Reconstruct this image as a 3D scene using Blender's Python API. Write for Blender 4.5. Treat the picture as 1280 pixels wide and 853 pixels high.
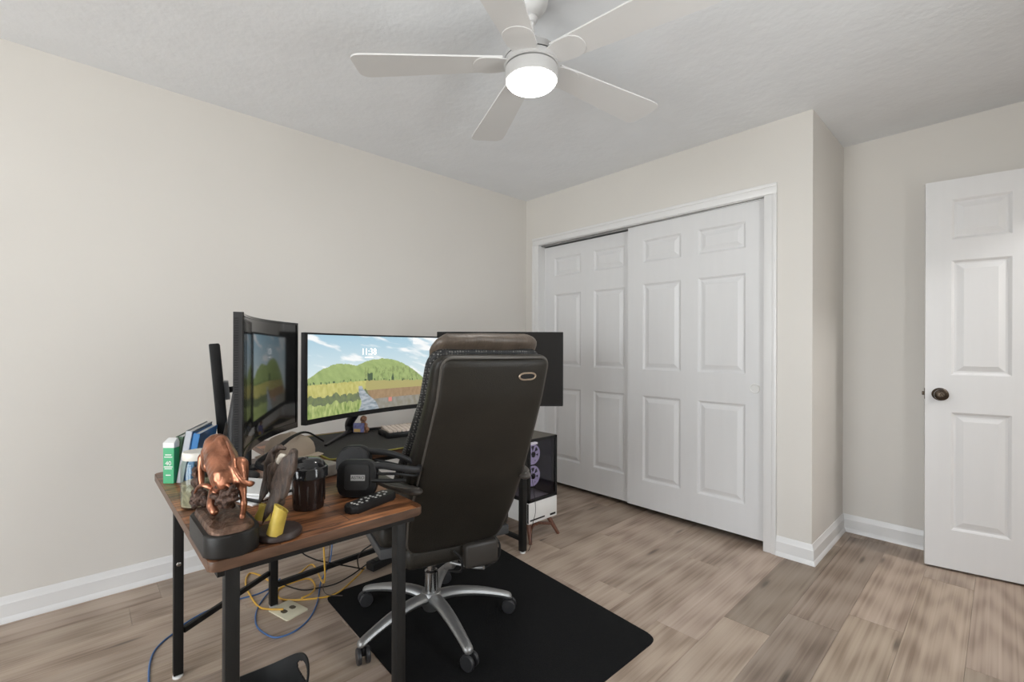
import bpy, bmesh, math, random
from mathutils import Vector, Matrix, noise as mnoise
random.seed(7)
PI = math.pi
for o in list(bpy.data.objects):
    bpy.data.objects.remove(o)
SC = bpy.context.scene
COL = SC.collection

# ------------------------------------------------------------------ camera, world, light, exposure
CAM = Vector((2.818, -2.900, 1.156)); YAW = 0.83; F = 575.55; PX = 623.34; PY = 435.0; ROLL = 0.003
cam_d = bpy.data.cameras.new('camera'); cam = bpy.data.objects.new('camera', cam_d); COL.objects.link(cam)
cam_d.sensor_width = 36.0; cam_d.lens = F / 1280 * 36; cam_d.clip_start = 0.02
cam_d.shift_x = (640 - PX) / 1280; cam_d.shift_y = (PY - 426.5) / 1280
cam.matrix_world = (Matrix.Translation(CAM) @ Matrix.Rotation(YAW, 4, 'Z') @ Matrix.Rotation(PI / 2, 4, 'X')
                    @ Matrix.Rotation(ROLL, 4, 'Z'))
SC.camera = cam
SC.view_settings.view_transform = 'Standard'; SC.view_settings.look = 'None'
SC.view_settings.gamma = 1; SC.view_settings.use_curve_mapping = False
SC.view_settings.exposure = 0.58
SC.cycles.max_bounces = 12; SC.cycles.diffuse_bounces = 8; SC.cycles.glossy_bounces = 5
SC.cycles.transparent_max_bounces = 12; SC.cycles.use_denoising = True
SC.cycles.caustics_reflective = False; SC.cycles.caustics_refractive = False
SC.cycles.sample_clamp_indirect = 6

W = bpy.data.worlds.new('daylight'); SC.world = W; W.use_nodes = True
wn = W.node_tree.nodes; wl = W.node_tree.links
wbg = wn['Background']; wbg.inputs['Strength'].default_value = 8.0
wtc = wn.new('ShaderNodeTexCoord'); wsep = wn.new('ShaderNodeSeparateXYZ'); wl.new(wtc.outputs['Generated'], wsep.inputs[0])
wmr = wn.new('ShaderNodeMapRange'); wmr.inputs['From Min'].default_value = -0.25; wmr.inputs['From Max'].default_value = 0.35
wl.new(wsep.outputs['Z'], wmr.inputs['Value'])
wmx = wn.new('ShaderNodeMix'); wmx.data_type = 'RGBA'
wmx.inputs['A'].default_value = (1.0, 0.99, 0.97, 1); wmx.inputs['B'].default_value = (0.94, 0.985, 1.05, 1)
wl.new(wmr.outputs['Result'], wmx.inputs['Factor']); wl.new(wmx.outputs['Result'], wbg.inputs['Color'])
WINS = [(1.15, 2.08), (2.22, 3.15)]; WINR = (-1.75, -1.30); WZ0, WZ1 = 0.20, 2.25; WR0 = 0.50; YF = -5.60; XW = 3.31
for loc, rz, w_, h_ in (*[(((a + c) / 2, YF - 0.02, (WZ0 + WZ1) / 2), 0, c - a, WZ1 - WZ0) for a, c in WINS], ((XW + 0.02, sum(WINR) / 2, (WR0 + WZ1) / 2), PI / 2, WINR[1] - WINR[0], WZ1 - WR0)):
    ld = bpy.data.lights.new('window_portal', 'AREA'); ld.shape = 'RECTANGLE'; ld.size = w_; ld.size_y = h_
    ld.cycles.is_portal = True          # portals only steer the sky's own light through the two windows
    lo = bpy.data.objects.new('window_portal', ld); COL.objects.link(lo)
    lo.location = loc; lo.rotation_euler = (PI / 2, 0, rz)

# ------------------------------------------------------------------ measuring helpers (pixel of the 1280x853 frame -> room point)
FW = Vector((-math.sin(YAW), math.cos(YAW), 0)); RT = Vector((math.cos(YAW), math.sin(YAW), 0)); UP = Vector((0, 0, 1))
def ray(u, v):
    U, V = u - PX, v - PY
    a, b = U + ROLL * V, V - ROLL * U
    return FW + RT * (a / F) - UP * (b / F)
def at(u, v, d): return CAM + ray(u, v) * d
def on(u, v, z=0.0, ax=2):
    r = ray(u, v); return CAM + r * ((z - CAM[ax]) / r[ax])

# ------------------------------------------------------------------ materials
MATS = {}
def pm(name, col, rough=0.5, metal=0.0, var=0.06, vscale=6.0, bump=0.0, bscale=60.0, stretch=(1, 1, 1), coat=0.0,
       spec=0.5, alpha=None, emit=None, estr=0.0):
    if name in MATS: return MATS[name]
    m = bpy.data.materials.new(name); m.use_nodes = True
    n, l = m.node_tree.nodes, m.node_tree.links
    b = n['Principled BSDF']
    b.inputs['Roughness'].default_value = rough; b.inputs['Metallic'].default_value = metal
    b.inputs['Coat Weight'].default_value = coat; b.inputs['Specular IOR Level'].default_value = spec
    tc = n.new('ShaderNodeTexCoord'); mp = n.new('ShaderNodeMapping'); mp.inputs['Scale'].default_value = stretch
    l.new(tc.outputs['Object'], mp.inputs['Vector'])
    nz = n.new('ShaderNodeTexNoise'); nz.inputs['Scale'].default_value = vscale; nz.inputs['Detail'].default_value = 4
    l.new(mp.outputs[0], nz.inputs['Vector'])
    rp = n.new('ShaderNodeValToRGB')
    c = Vector(col[:3])
    rp.color_ramp.elements[0].position = 0.3; rp.color_ramp.elements[1].position = 0.7
    rp.color_ramp.elements[0].color = (*(c * (1 - var)), 1); rp.color_ramp.elements[1].color = (*(c * (1 + var)), 1)
    l.new(nz.outputs['Fac'], rp.inputs[0]); l.new(rp.outputs[0], b.inputs['Base Color'])
    if bump:
        n2 = n.new('ShaderNodeTexNoise'); n2.inputs['Scale'].default_value = bscale; n2.inputs['Detail'].default_value = 3
        l.new(mp.outputs[0], n2.inputs['Vector'])
        bp = n.new('ShaderNodeBump'); bp.inputs['Strength'].default_value = bump; bp.inputs['Distance'].default_value = 0.004
        l.new(n2.outputs['Fac'], bp.inputs['Height']); l.new(bp.outputs[0], b.inputs['Normal'])
    if emit is not None:
        b.inputs['Emission Color'].default_value = (*emit, 1); b.inputs['Emission Strength'].default_value = estr
    MATS[name] = m
    return m
def pane(name, tint, gloss=0.08, rough=0.02):
    m = bpy.data.materials.new(name); m.use_nodes = True; n, l = m.node_tree.nodes, m.node_tree.links
    n.remove(n['Principled BSDF']); out = n['Material Output']
    t = n.new('ShaderNodeBsdfTransparent'); t.inputs[0].default_value = (*tint, 1)
    g = n.new('ShaderNodeBsdfGlossy'); g.inputs['Roughness'].default_value = rough
    lw = n.new('ShaderNodeLayerWeight'); lw.inputs['Blend'].default_value = 0.5
    pw = n.new('ShaderNodeMath'); pw.operation = 'POWER'; pw.inputs[1].default_value = 4.0; l.new(lw.outputs['Facing'], pw.inputs[0])
    fr = n.new('ShaderNodeMath'); fr.operation = 'MULTIPLY_ADD'; fr.inputs[1].default_value = 0.5; fr.inputs[2].default_value = 0.03; l.new(pw.outputs[0], fr.inputs[0])
    mx = n.new('ShaderNodeMixShader'); l.new(fr.outputs[0], mx.inputs[0]); l.new(t.outputs[0], mx.inputs[1]); l.new(g.outputs[0], mx.inputs[2])
    l.new(mx.outputs[0], out.inputs[0]); return m

WALL = pm('greige_wall_paint', (0.660, 0.638, 0.603), 0.55, var=0.012, vscale=2, bump=0.05, bscale=180)
CEIL = pm('textured_white_ceiling', (0.79, 0.812, 0.84), 0.8, var=0.02, vscale=5, bump=0.55, bscale=26)
TRIM = pm('white_trim_paint', (0.725, 0.725, 0.725), 0.35, var=0.01)
DOORW = pm('white_door_paint', (0.69, 0.692, 0.70), 0.38, var=0.012, bump=0.03, bscale=120, stretch=(4, 4, 0.4))
FANW = pm('white_fan_enamel', (0.70, 0.70, 0.70), 0.4, var=0.01)
FANW_DIM = pm('dimmed_white_fan_enamel', (0.50, 0.50, 0.50), 0.45, var=0.01)  # white fan enamel darkened in colour to offset the strong window light
BLACKM = pm('black_powder_coated_steel', (0.010, 0.0098, 0.0095), 0.5, var=0.1, bump=0.1, bscale=400, spec=0.3)
BLACKP = pm('black_plastic', (0.010, 0.010, 0.0105), 0.45, var=0.1, spec=0.3)
GLOSSB = pm('glossy_black_plastic', (0.012, 0.012, 0.013), 0.12, var=0.1)
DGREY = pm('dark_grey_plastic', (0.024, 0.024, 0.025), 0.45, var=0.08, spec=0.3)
LEATHER = pm('dark_brown_grey_leather', (0.017, 0.0148, 0.0115), 0.45, spec=0.32, var=0.12, vscale=9, bump=0.25, bscale=260)
LEATHT = pm('worn_brown_leather', (0.085, 0.064, 0.048), 0.45, var=0.2, vscale=12, bump=0.5, bscale=40, stretch=(3, 1, 1))
PIPING = pm('leather_piping', (0.075, 0.068, 0.06), 0.4, spec=0.4)
SILVER = pm('brushed_aluminium', (0.34, 0.34, 0.335), 0.42, 0.8, var=0.08, vscale=14)
CHROME = pm('chrome', (0.45, 0.45, 0.45), 0.2, 1.0, var=0.03)
BRONZE = pm('dark_oiled_bronze', (0.07, 0.052, 0.038), 0.3, 0.8, var=0.15, vscale=40)
CARPET = pm('charcoal_carpet', (0.0085, 0.0087, 0.009), 0.95, var=0.3, vscale=220, bump=0.9, bscale=420, spec=0.15)
COPPER = pm('copper_patina', (0.36, 0.155, 0.092), 0.30, 0.92, var=0.6, vscale=26, bump=0.5, bscale=70)
CURLS = pm('dark_curly_bronze', (0.062, 0.034, 0.024), 0.45, 0.5, var=0.8, vscale=110, bump=1.0, bscale=150)
ROCK = pm('copper_rock', (0.125, 0.072, 0.048), 0.45, 0.5, var=0.6, vscale=45, bump=1.0, bscale=80)
PLINTH = pm('black_plinth_lacquer', (0.011, 0.0105, 0.010), 0.45, var=0.2, spec=0.35)
BROWNP = pm('dark_brown_plinth', (0.032, 0.019, 0.016), 0.42, var=0.15)
FEATHER = pm('brown_feather_carving', (0.062, 0.040, 0.029), 0.48, var=0.65, vscale=30, bump=0.8, bscale=60, stretch=(4, 4, 1))
YELLOW = pm('waxy_yellow', (0.50, 0.37, 0.065), 0.45, var=0.15, vscale=30)
WHITEP = pm('white_plastic', (0.75, 0.75, 0.74), 0.4, var=0.02)
PAPER = pm('white_paper', (0.78, 0.78, 0.77), 0.7, var=0.04)
BEIGE = pm('beige_fabric', (0.46, 0.38, 0.30), 0.9, var=0.1, bump=0.3, bscale=200)
GREENC = pm('green_card', (0.035, 0.36, 0.15), 0.45, var=0.06)
BLUEB = pm('blue_cover', (0.035, 0.20, 0.50), 0.4, var=0.15)
DGREEN = pm('dark_green_cover', (0.05, 0.11, 0.06), 0.5, var=0.2)
GREYB = pm('pale_grey_cover', (0.50, 0.52, 0.55), 0.5, var=0.05)
IVORY = pm('ivory_plastic', (0.70, 0.66, 0.50), 0.4, var=0.03)
CYEL = pm('yellow_cable_jacket', (0.62, 0.36, 0.05), 0.45, var=0.08)
CBLU = pm('blue_cable_jacket', (0.055, 0.13, 0.30), 0.45, var=0.08)
WALNUT = pm('walnut_stain', (0.13, 0.05, 0.028), 0.45, var=0.3, vscale=20, stretch=(6, 6, 1))
BROWNT = pm('smoked_brown_tumbler', (0.020, 0.012, 0.010), 0.18, var=0.3, vscale=14, stretch=(3, 3, 0.5))
MESHG = pm('pc_lid_mesh', (0.13, 0.115, 0.095), 0.5, 0.3, var=0.2, vscale=300)
GLASS = pane('window_glass', (0.97, 0.98, 0.98)); SMOKE = pane('smoked_glass', (0.66, 0.64, 0.67)); CLEAR = pane('jar_glass', (0.86, 0.90, 0.87))
LAMP = pm('lit_diffuser', (1, 1, 1), 0.5, emit=(1.0, 0.97, 0.93), estr=9.0)

def floor_mat():
    m = bpy.data.materials.new('vinyl_plank'); m.use_nodes = True; n, l = m.node_tree.nodes, m.node_tree.links
    b = n['Principled BSDF']; b.inputs['Roughness'].default_value = 0.42; b.inputs['Specular IOR Level'].default_value = 0.42
    oi = n.new('ShaderNodeObjectInfo'); tc = n.new('ShaderNodeTexCoord')
    off = n.new('ShaderNodeVectorMath'); off.operation = 'MULTIPLY'; l.new(oi.outputs['Location'], off.inputs[0]); off.inputs[1].default_value = (13.7, 7.3, 0)
    ad = n.new('ShaderNodeVectorMath'); ad.operation = 'ADD'; l.new(tc.outputs['Object'], ad.inputs[0]); l.new(off.outputs[0], ad.inputs[1])
    def nz(sc, scale, det=4, dist=0.0):
        mp = n.new('ShaderNodeMapping'); mp.inputs['Scale'].default_value = sc; l.new(ad.outputs[0], mp.inputs[0])
        t = n.new('ShaderNodeTexNoise'); t.inputs['Scale'].default_value = scale; t.inputs['Detail'].default_value = det; t.inputs['Distortion'].default_value = dist
        l.new(mp.outputs[0], t.inputs['Vector']); return t
    broad = nz((9, 0.26, 1), 1.0, 4, 0.8); fine = nz((80, 0.5, 1), 1.0, 6, 0.3)
    mpw = n.new('ShaderNodeMapping'); mpw.inputs['Scale'].default_value = (9, 0.8, 1); l.new(ad.outputs[0], mpw.inputs[0])
    wv = n.new('ShaderNodeTexWave'); wv.wave_type = 'RINGS'; wv.inputs['Scale'].default_value = 1.3; wv.inputs['Distortion'].default_value = 7
    wv.inputs['Detail'].default_value = 3; wv.inputs['Detail Scale'].default_value = 0.8; l.new(mpw.outputs[0], wv.inputs[0])
    def math_(op, a, bb):
        x = n.new('ShaderNodeMath'); x.operation = op
        for i, q in enumerate((a, bb)):
            if isinstance(q, (int, float)): x.inputs[i].default_value = q
            else: l.new(q, x.inputs[i])
        return x.outputs[0]
    s = math_('ADD', math_('MULTIPLY', broad.outputs['Fac'], 0.46), math_('ADD', math_('MULTIPLY', fine.outputs['Fac'], 0.42), math_('MULTIPLY', wv.outputs['Fac'], 0.10)))
    rp = n.new('ShaderNodeValToRGB'); e = rp.color_ramp.elements
    e[0].position = 0.34; e[0].color = (0.215, 0.155, 0.115, 1); e[1].position = 0.76; e[1].color = (0.53, 0.44, 0.365, 1)
    q = e.new(0.5); q.color = (0.385, 0.302, 0.238, 1)
    l.new(s, rp.inputs[0])
    # knots
    mk = n.new('ShaderNodeMapping'); mk.inputs['Scale'].default_value = (3.6, 0.62, 1); l.new(ad.outputs[0], mk.inputs[0])
    vo = n.new('ShaderNodeTexVoronoi'); vo.inputs['Scale'].default_value = 1.0; vo.voronoi_dimensions = '2D'; l.new(mk.outputs[0], vo.inputs[0])
    kr = n.new('ShaderNodeMapRange'); kr.inputs['From Min'].default_value = 0.012; kr.inputs['From Max'].default_value = 0.05
    kr.inputs['To Min'].default_value = 0.45; kr.inputs['To Max'].default_value = 1.0; l.new(vo.outputs['Distance'], kr.inputs['Value'])
    mx = n.new('ShaderNodeMix'); mx.data_type = 'RGBA'; mx.blend_type = 'MULTIPLY'; mx.inputs['Factor'].default_value = 1
    l.new(rp.outputs[0], mx.inputs['A']); l.new(oi.outputs['Color'], mx.inputs['B'])
    m2 = n.new('ShaderNodeMix'); m2.data_type = 'RGBA'; m2.blend_type = 'MULTIPLY'; m2.inputs['Factor'].default_value = 1
    l.new(mx.outputs['Result'], m2.inputs['A']); l.new(kr.outputs['Result'], m2.inputs['B'])
    l.new(m2.outputs['Result'], b.inputs['Base Color'])
    bp = n.new('ShaderNodeBump'); bp.inputs['Strength'].default_value = 0.12; bp.inputs['Distance'].default_value = 0.002
    l.new(fine.outputs['Fac'], bp.inputs['Height']); l.new(bp.outputs[0], b.inputs['Normal'])
    return m
PLANK = floor_mat()
def desk_wood():
    m = bpy.data.materials.new('rustic_brown_laminate'); m.use_nodes = True; n, l = m.node_tree.nodes, m.node_tree.links
    b = n['Principled BSDF']; b.inputs['Roughness'].default_value = 0.34; b.inputs['Specular IOR Level'].default_value = 0.35
    tc = n.new('ShaderNodeTexCoord'); mp = n.new('ShaderNodeMapping'); mp.inputs['Rotation'].default_value = (0, 0, PI / 2)
    l.new(tc.outputs['Object'], mp.inputs[0])
    br = n.new('ShaderNodeTexBrick'); br.inputs['Scale'].default_value = 1; br.inputs['Brick Width'].default_value = 0.36; br.inputs['Row Height'].default_value = 0.062
    br.inputs['Mortar Size'].default_value = 0.0012; br.inputs['Color1'].default_value = (0.275, 0.116, 0.049, 1); br.inputs['Color2'].default_value = (0.080, 0.035, 0.019, 1)
    br.inputs['Mortar'].default_value = (0.04, 0.02, 0.012, 1); l.new(mp.outputs[0], br.inputs[0])
    m2 = n.new('ShaderNodeMapping'); m2.inputs['Scale'].default_value = (30, 5, 5); m2.inputs['Rotation'].default_value = (0, 0, PI / 2); l.new(tc.outputs['Object'], m2.inputs[0])
    nz = n.new('ShaderNodeTexNoise'); nz.inputs['Scale'].default_value = 1.2; nz.inputs['Detail'].default_value = 6; nz.inputs['Distortion'].default_value = 1.2; l.new(m2.outputs[0], nz.inputs[0])
    rp = n.new('ShaderNodeValToRGB'); rp.color_ramp.elements[0].position = 0.36; rp.color_ramp.elements[0].color = (0.30, 0.26, 0.24, 1)
    rp.color_ramp.elements[1].position = 0.66; rp.color_ramp.elements[1].color = (1.6, 1.55, 1.45, 1); l.new(nz.outputs['Fac'], rp.inputs[0])
    mx = n.new('ShaderNodeMix'); mx.data_type = 'RGBA'; mx.blend_type = 'MULTIPLY'; mx.inputs['Factor'].default_value = 1
    l.new(br.outputs['Color'], mx.inputs['A']); l.new(rp.outputs[0], mx.inputs['B']); l.new(mx.outputs['Result'], b.inputs['Base Color'])
    return m
RUSTIC = desk_wood()
def mesh_fabric():
    m = bpy.data.materials.new('black_spacer_mesh'); m.use_nodes = True; n, l = m.node_tree.nodes, m.node_tree.links
    b = n['Principled BSDF']; b.inputs['Roughness'].default_value = 0.6
    tc = n.new('ShaderNodeTexCoord')
    vo = n.new('ShaderNodeTexVoronoi'); vo.inputs['Scale'].default_value = 115; vo.inputs['Randomness'].default_value = 0.25; l.new(tc.outputs['Object'], vo.inputs[0])
    rp = n.new('ShaderNodeValToRGB'); rp.color_ramp.elements[0].position = 0.22; rp.color_ramp.elements[0].color = (0.15, 0.145, 0.135, 1)
    rp.color_ramp.elements[1].position = 0.42; rp.color_ramp.elements[1].color = (0.009, 0.009, 0.009, 1)
    l.new(vo.outputs['Distance'], rp.inputs[0]); l.new(rp.outputs[0], b.inputs['Base Color'])
    bp = n.new('ShaderNodeBump'); bp.inputs['Strength'].default_value = 0.6; bp.inputs['Distance'].default_value = 0.002; l.new(vo.outputs['Distance'], bp.inputs['Height']); l.new(bp.outputs[0], b.inputs['Normal'])
    return m
MESHF = mesh_fabric()
def screen_mat():
    m = bpy.data.materials.new('lit_screen_picture'); m.use_nodes = True; n, l = m.node_tree.nodes, m.node_tree.links
    b = n['Principled BSDF']; b.inputs['Base Color'].default_value = (0.01, 0.01, 0.01, 1); b.inputs['Roughness'].default_value = 0.3
    at_ = n.new('ShaderNodeAttribute'); at_.attribute_name = 'picture'
    l.new(at_.outputs['Color'], b.inputs['Emission Color']); b.inputs['Emission Strength'].default_value = 0.70
    return m
SCREEN = screen_mat()
DARKSCR = pm('switched_off_screen', (0.008, 0.008, 0.0085), 0.07, var=0.02, spec=0.9)
MATTSCR = pm('matt_switched_off_screen', (0.012, 0.0105, 0.0095), 0.5, var=0.02, spec=0.2)

# ------------------------------------------------------------------ mesh helpers
def box(bm, lo, hi, M=None):
    lo, hi = Vector(lo), Vector(hi)
    r = bmesh.ops.create_cube(bm, size=1)
    T = Matrix.Translation((lo + hi) / 2) @ Matrix.Diagonal((*(hi - lo), 1))
    bmesh.ops.transform(bm, matrix=(M @ T) if M else T, verts=r['verts']); return r['verts']
def rbox(bm, lo, hi, bev=0.004, seg=2, M=None):
    b2 = bmesh.new(); box(b2, lo, hi)
    bmesh.ops.bevel(b2, geom=b2.edges[:], offset=bev, segments=seg, profile=0.5, affect='EDGES')
    if M: b2.transform(M)
    merge(bm, b2)
def merge(bm, b2):
    t = bpy.data.meshes.new('tmp'); b2.to_mesh(t); b2.free(); bm.from_mesh(t); bpy.data.meshes.remove(t)
def loft(bm, rings, close=True, cap=True):
    vr = [[bm.verts.new(p) for p in r] for r in rings]; n = len(rings[0])
    for a, b in zip(vr, vr[1:]):
        for i in range(n if close else n - 1):
            j = (i + 1) % n
            bm.faces.new((a[i], a[j], b[j], b[i]))
    if cap:
        bm.faces.new(vr[0][::-1]); bm.faces.new(vr[-1])
    return vr
def spline(pts, n=6):
    P = [Vector(p) for p in pts]
    if len(P) < 3: return P
    Q = [2 * P[0] - P[1]] + P + [2 * P[-1] - P[-2]]; out = []
    for i in range(1, len(Q) - 2):
        a, b, c, d = Q[i - 1:i + 3]
        for k in range(n):
            t = k / n
            out.append(0.5 * ((2 * b) + (c - a) * t + (2 * a - 5 * b + 4 * c - d) * t * t + (3 * b - a - 3 * c + d) * t ** 3))
    out.append(P[-1]); return out
def tube(bm, pts, r, n=8, smooth=0, flat=1.0, closed=False):
    """swept tube; r a number or a list per point; flat squeezes it vertically"""
    P = spline(pts, smooth) if smooth else [Vector(p) for p in pts]
    m = len(P)
    def rad(i):
        if isinstance(r, (int, float)): return r
        x = i / (m - 1) * (len(r) - 1); k = min(int(x), len(r) - 2); return r[k] + (r[k + 1] - r[k]) * (x - k)
    rings = []; up = None
    for i in range(m):
        if closed: t = (P[(i + 1) % m] - P[i - 1]).normalized()
        else: t = (P[min(i + 1, m - 1)] - P[max(i - 1, 0)]).normalized()
        if up is None:
            up = Vector((0, 0, 1)) if abs(t.z) < 0.9 else Vector((1, 0, 0))
        s = t.cross(up).normalized(); up = s.cross(t).normalized()
        rings.append([P[i] + s * math.cos(2 * PI * k / n) * rad(i) + up * math.sin(2 * PI * k / n) * rad(i) * flat for k in range(n)])
    if closed: rings.append(rings[0]); loft(bm, rings, cap=False); bmesh.ops.remove_doubles(bm, verts=bm.verts, dist=1e-6)
    else: loft(bm, rings)
def lathe(bm, prof, n=24, M=None, cap=True):
    rings = [[Vector((r * math.cos(2 * PI * k / n), r * math.sin(2 * PI * k / n), z)) for k in range(n)] for r, z in prof]
    if M: rings = [[M @ p for p in q] for q in rings]
    loft(bm, rings, cap=cap)
def prism(bm, poly, z0, z1, bev=0.0, seg=2):
    """upright slab over a polygon (counter-clockwise list of x, y)"""
    b2 = bmesh.new()
    loft(b2, [[Vector((x, y, z0)) for x, y in poly], [Vector((x, y, z1)) for x, y in poly]])
    if bev:
        es = [e for e in b2.edges if abs(e.verts[0].co.z - e.verts[1].co.z) < 1e-6]
        bmesh.ops.bevel(b2, geom=es, offset=bev, segments=seg, profile=0.5, affect='EDGES')
    merge(bm, b2)
def rpoly(x0, y0, x1, y1, r, n=5):
    out = []
    for cx, cy, a in ((x1 - r, y0 + r, -PI / 2), (x1 - r, y1 - r, 0), (x0 + r, y1 - r, PI / 2), (x0 + r, y0 + r, PI)):
        out += [(cx + r * math.cos(a + PI / 2 * k / n), cy + r * math.sin(a + PI / 2 * k / n)) for k in range(n + 1)]
    return out
def roundq(pts, r, n=5):
    """round the corners of a polygon"""
    out = []; P = [Vector((p[0], p[1])) for p in pts]; m = len(P)
    for i in range(m):
        a, b, c = P[i - 1], P[i], P[(i + 1) % m]
        p0 = b + (a - b).normalized() * r; p1 = b + (c - b).normalized() * r
        for k in range(n + 1):
            t = k / n; q = p0 * (1 - t) ** 2 + b * 2 * t * (1 - t) + p1 * t * t; out.append((q.x, q.y))
    return out
def ball(bm, c, r, M=None, sub=2):
    T = Matrix.Translation(c) @ (M or Matrix.Identity(4)) @ (Matrix.Diagonal((*r, 1)) if not isinstance(r, (int, float)) else Matrix.Scale(r, 4))
    v = bmesh.ops.create_icosphere(bm, subdivisions=sub, radius=1, matrix=T)
def limb(bm, pts, radii, sub=2, step=0.35):
    P = [Vector(p) for p in pts]
    for i in range(len(P) - 1):
        L = (P[i + 1] - P[i]).length; k = max(2, int(L / (min(radii[i], radii[i + 1]) * step)))
        for j in range(k + 1):
            t = j / k; ball(bm, P[i].lerp(P[i + 1], t), radii[i] * (1 - t) + radii[i + 1] * t, sub=sub)

MW = {}
def smooth_by_angle(me, ang=40):
    bm = bmesh.new(); bm.from_mesh(me)
    for f in bm.faces: f.smooth = True
    for e in bm.edges:
        e.smooth = len(e.link_faces) == 2 and e.calc_face_angle(0) < math.radians(ang)
    bm.to_mesh(me); bm.free()
def obj(name, bm, mat, parent=None, world=False, smooth=True, ang=40, fix=True):
    if fix: bmesh.ops.recalc_face_normals(bm, faces=bm.faces)
    if world and parent is not None: bm.transform(MW[parent.name].inverted())
    me = bpy.data.meshes.new(name); bm.to_mesh(me); bm.free()
    if smooth: smooth_by_angle(me, ang)
    if mat: me.materials.append(mat)
    o = bpy.data.objects.new(name, me); COL.objects.link(o)
    if parent is not None:
        o.parent = parent; MW[o.name] = MW.get(parent.name, Matrix.Identity(4))
    else: MW[o.name] = Matrix.Identity(4)
    return o
def organic(name, bm, mat, parent=None, voxel=0.003, sm=4, world=False):
    """fuse overlapping closed lumps into one continuous skin"""
    me = bpy.data.meshes.new('tmp'); bm.to_mesh(me); bm.free()
    t = bpy.data.objects.new('tmp', me); COL.objects.link(t)
    r = t.modifiers.new('r', 'REMESH'); r.mode = 'VOXEL'; r.voxel_size = voxel
    s = t.modifiers.new('s', 'SMOOTH'); s.iterations = sm; s.factor = 0.5
    dg = bpy.context.evaluated_depsgraph_get()
    m2 = bpy.data.meshes.new_from_object(t.evaluated_get(dg))
    bpy.data.objects.remove(t); bpy.data.meshes.remove(me)
    b2 = bmesh.new(); b2.from_mesh(m2); bpy.data.meshes.remove(m2)
    return obj(name, b2, mat, parent, world, ang=80, fix=False)
def text(name, body, size, M, mat, parent=None, world=True, extrude=0.0003):
    cu = bpy.data.curves.new('tmp', 'FONT'); cu.body = body; cu.size = size; cu.extrude = extrude; cu.align_x = 'CENTER'; cu.align_y = 'CENTER'
    t = bpy.data.objects.new('tmp', cu); COL.objects.link(t)
    dg = bpy.context.evaluated_depsgraph_get(); m2 = bpy.data.meshes.new_from_object(t.evaluated_get(dg))
    bpy.data.objects.remove(t); b2 = bmesh.new(); b2.from_mesh(m2); bpy.data.meshes.remove(m2); b2.transform(M)
    return obj(name, b2, mat, parent, world, smooth=False)
def frame_M(o, x, y):
    x = Vector(x).normalized(); y = Vector(y); y = (y - x * y.dot(x)).normalized(); z = x.cross(y)
    M = Matrix((x, y, z)).transposed().to_4x4(); M.translation = o; return M
def tag(o, label, cat=None, group=None, kind=None):
    o['label'] = label
    if cat: o['category'] = cat
    if group: o['group'] = group
    if kind: o['kind'] = kind
    return o
def thing(name, label, cat, loc=(0, 0, 0), rz=0.0, group=None):
    o = bpy.data.objects.new(name, None); COL.objects.link(o); o.empty_display_size = 0.05
    o.location = loc; o.rotation_euler = (0, 0, rz)
    MW[o.name] = Matrix.Translation(loc) @ Matrix.Rotation(rz, 4, 'Z')
    return tag(o, label, cat, group)
def struct(o, label): o['kind'] = 'structure'; o['label'] = label; return o

# ------------------------------------------------------------------ the room
XR, YB, H, T = 2.133, 0.705, 2.44, 0.10
XE = XW + 1.0
b = bmesh.new(); box(b, (-T, YF - T, -0.12), (XW + T, YB + T, -0.006)); box(b, (XW + T, -0.9, -0.12), (XE + T, YB + T, -0.006))
floor = struct(obj('floor', b, pm('subfloor', (0.05, 0.04, 0.035), 0.9), smooth=False), 'grey brown wood plank floor of the room')
pm_shared = {}
def plank(x0, x1, y0, y1, tint):
    w, L = round(x1 - x0, 3), round(y1 - y0, 3)
    if (w, L) not in pm_shared:
        b = bmesh.new(); vs = box(b, (-w / 2 + .0003, -L / 2 + .0003, -0.006), (w / 2 - .0003, L / 2 - .0003, 0))
        es = [e for e in b.edges if all(v.co.z > -0.001 for v in e.verts)]
        bmesh.ops.bevel(b, geom=es, offset=0.0007, segments=1, affect='EDGES')
        me = bpy.data.meshes.new('plank'); b.to_mesh(me); b.free(); me.materials.append(PLANK); pm_shared[(w, L)] = me
    o = bpy.data.objects.new('plank', pm_shared[(w, L)]); COL.objects.link(o); o.parent = floor
    o.location = ((x0 + x1) / 2, (y0 + y1) / 2, 0); o.color = (*tint, 1)
PL = 1.22
JOINT = {12: -0.84, 13: -0.605, 14: -0.42, 2: -2.73, 10: -0.40, 11: -0.33 - PL * 0.62, 7: -0.49, 8: 0.1, 5: -0.04, 15: -0.95}
TINT = {(12, 0): 0.62, (12, -1): 0.98, (13, 0): 0.78, (13, -1): 0.70, (14, 0): 1.06, (14, -1): 1.0, (11, 0): 1.0, (10, 0): 0.93}
xs = [0.0] + [0.03 + 0.18 * k for k in range(19)]
xs = [x for x in xs if x < XE] + [XW]
for r in range(len(xs) - 1):
    j = JOINT.get(r, -0.2 - random.random() * PL)
    k0 = math.floor((YF - j) / PL)
    y = j + k0 * PL; k = k0
    while y < YB:
        a, c = max(y, YF), min(y + PL, YB)
        if c - a > 0.02:
            s = TINT.get((r, k), random.choice((0.84, 0.92, 1.0, 1.06, 0.97)))
            plank(xs[r], xs[r + 1], a, c, (s, s * random.uniform(0.985, 1.0), s * random.uniform(0.96, 1.0)))
        y += PL; k += 1
plank(XW, XE, -0.8, YB, (0.9, 0.9, 0.88))

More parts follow.
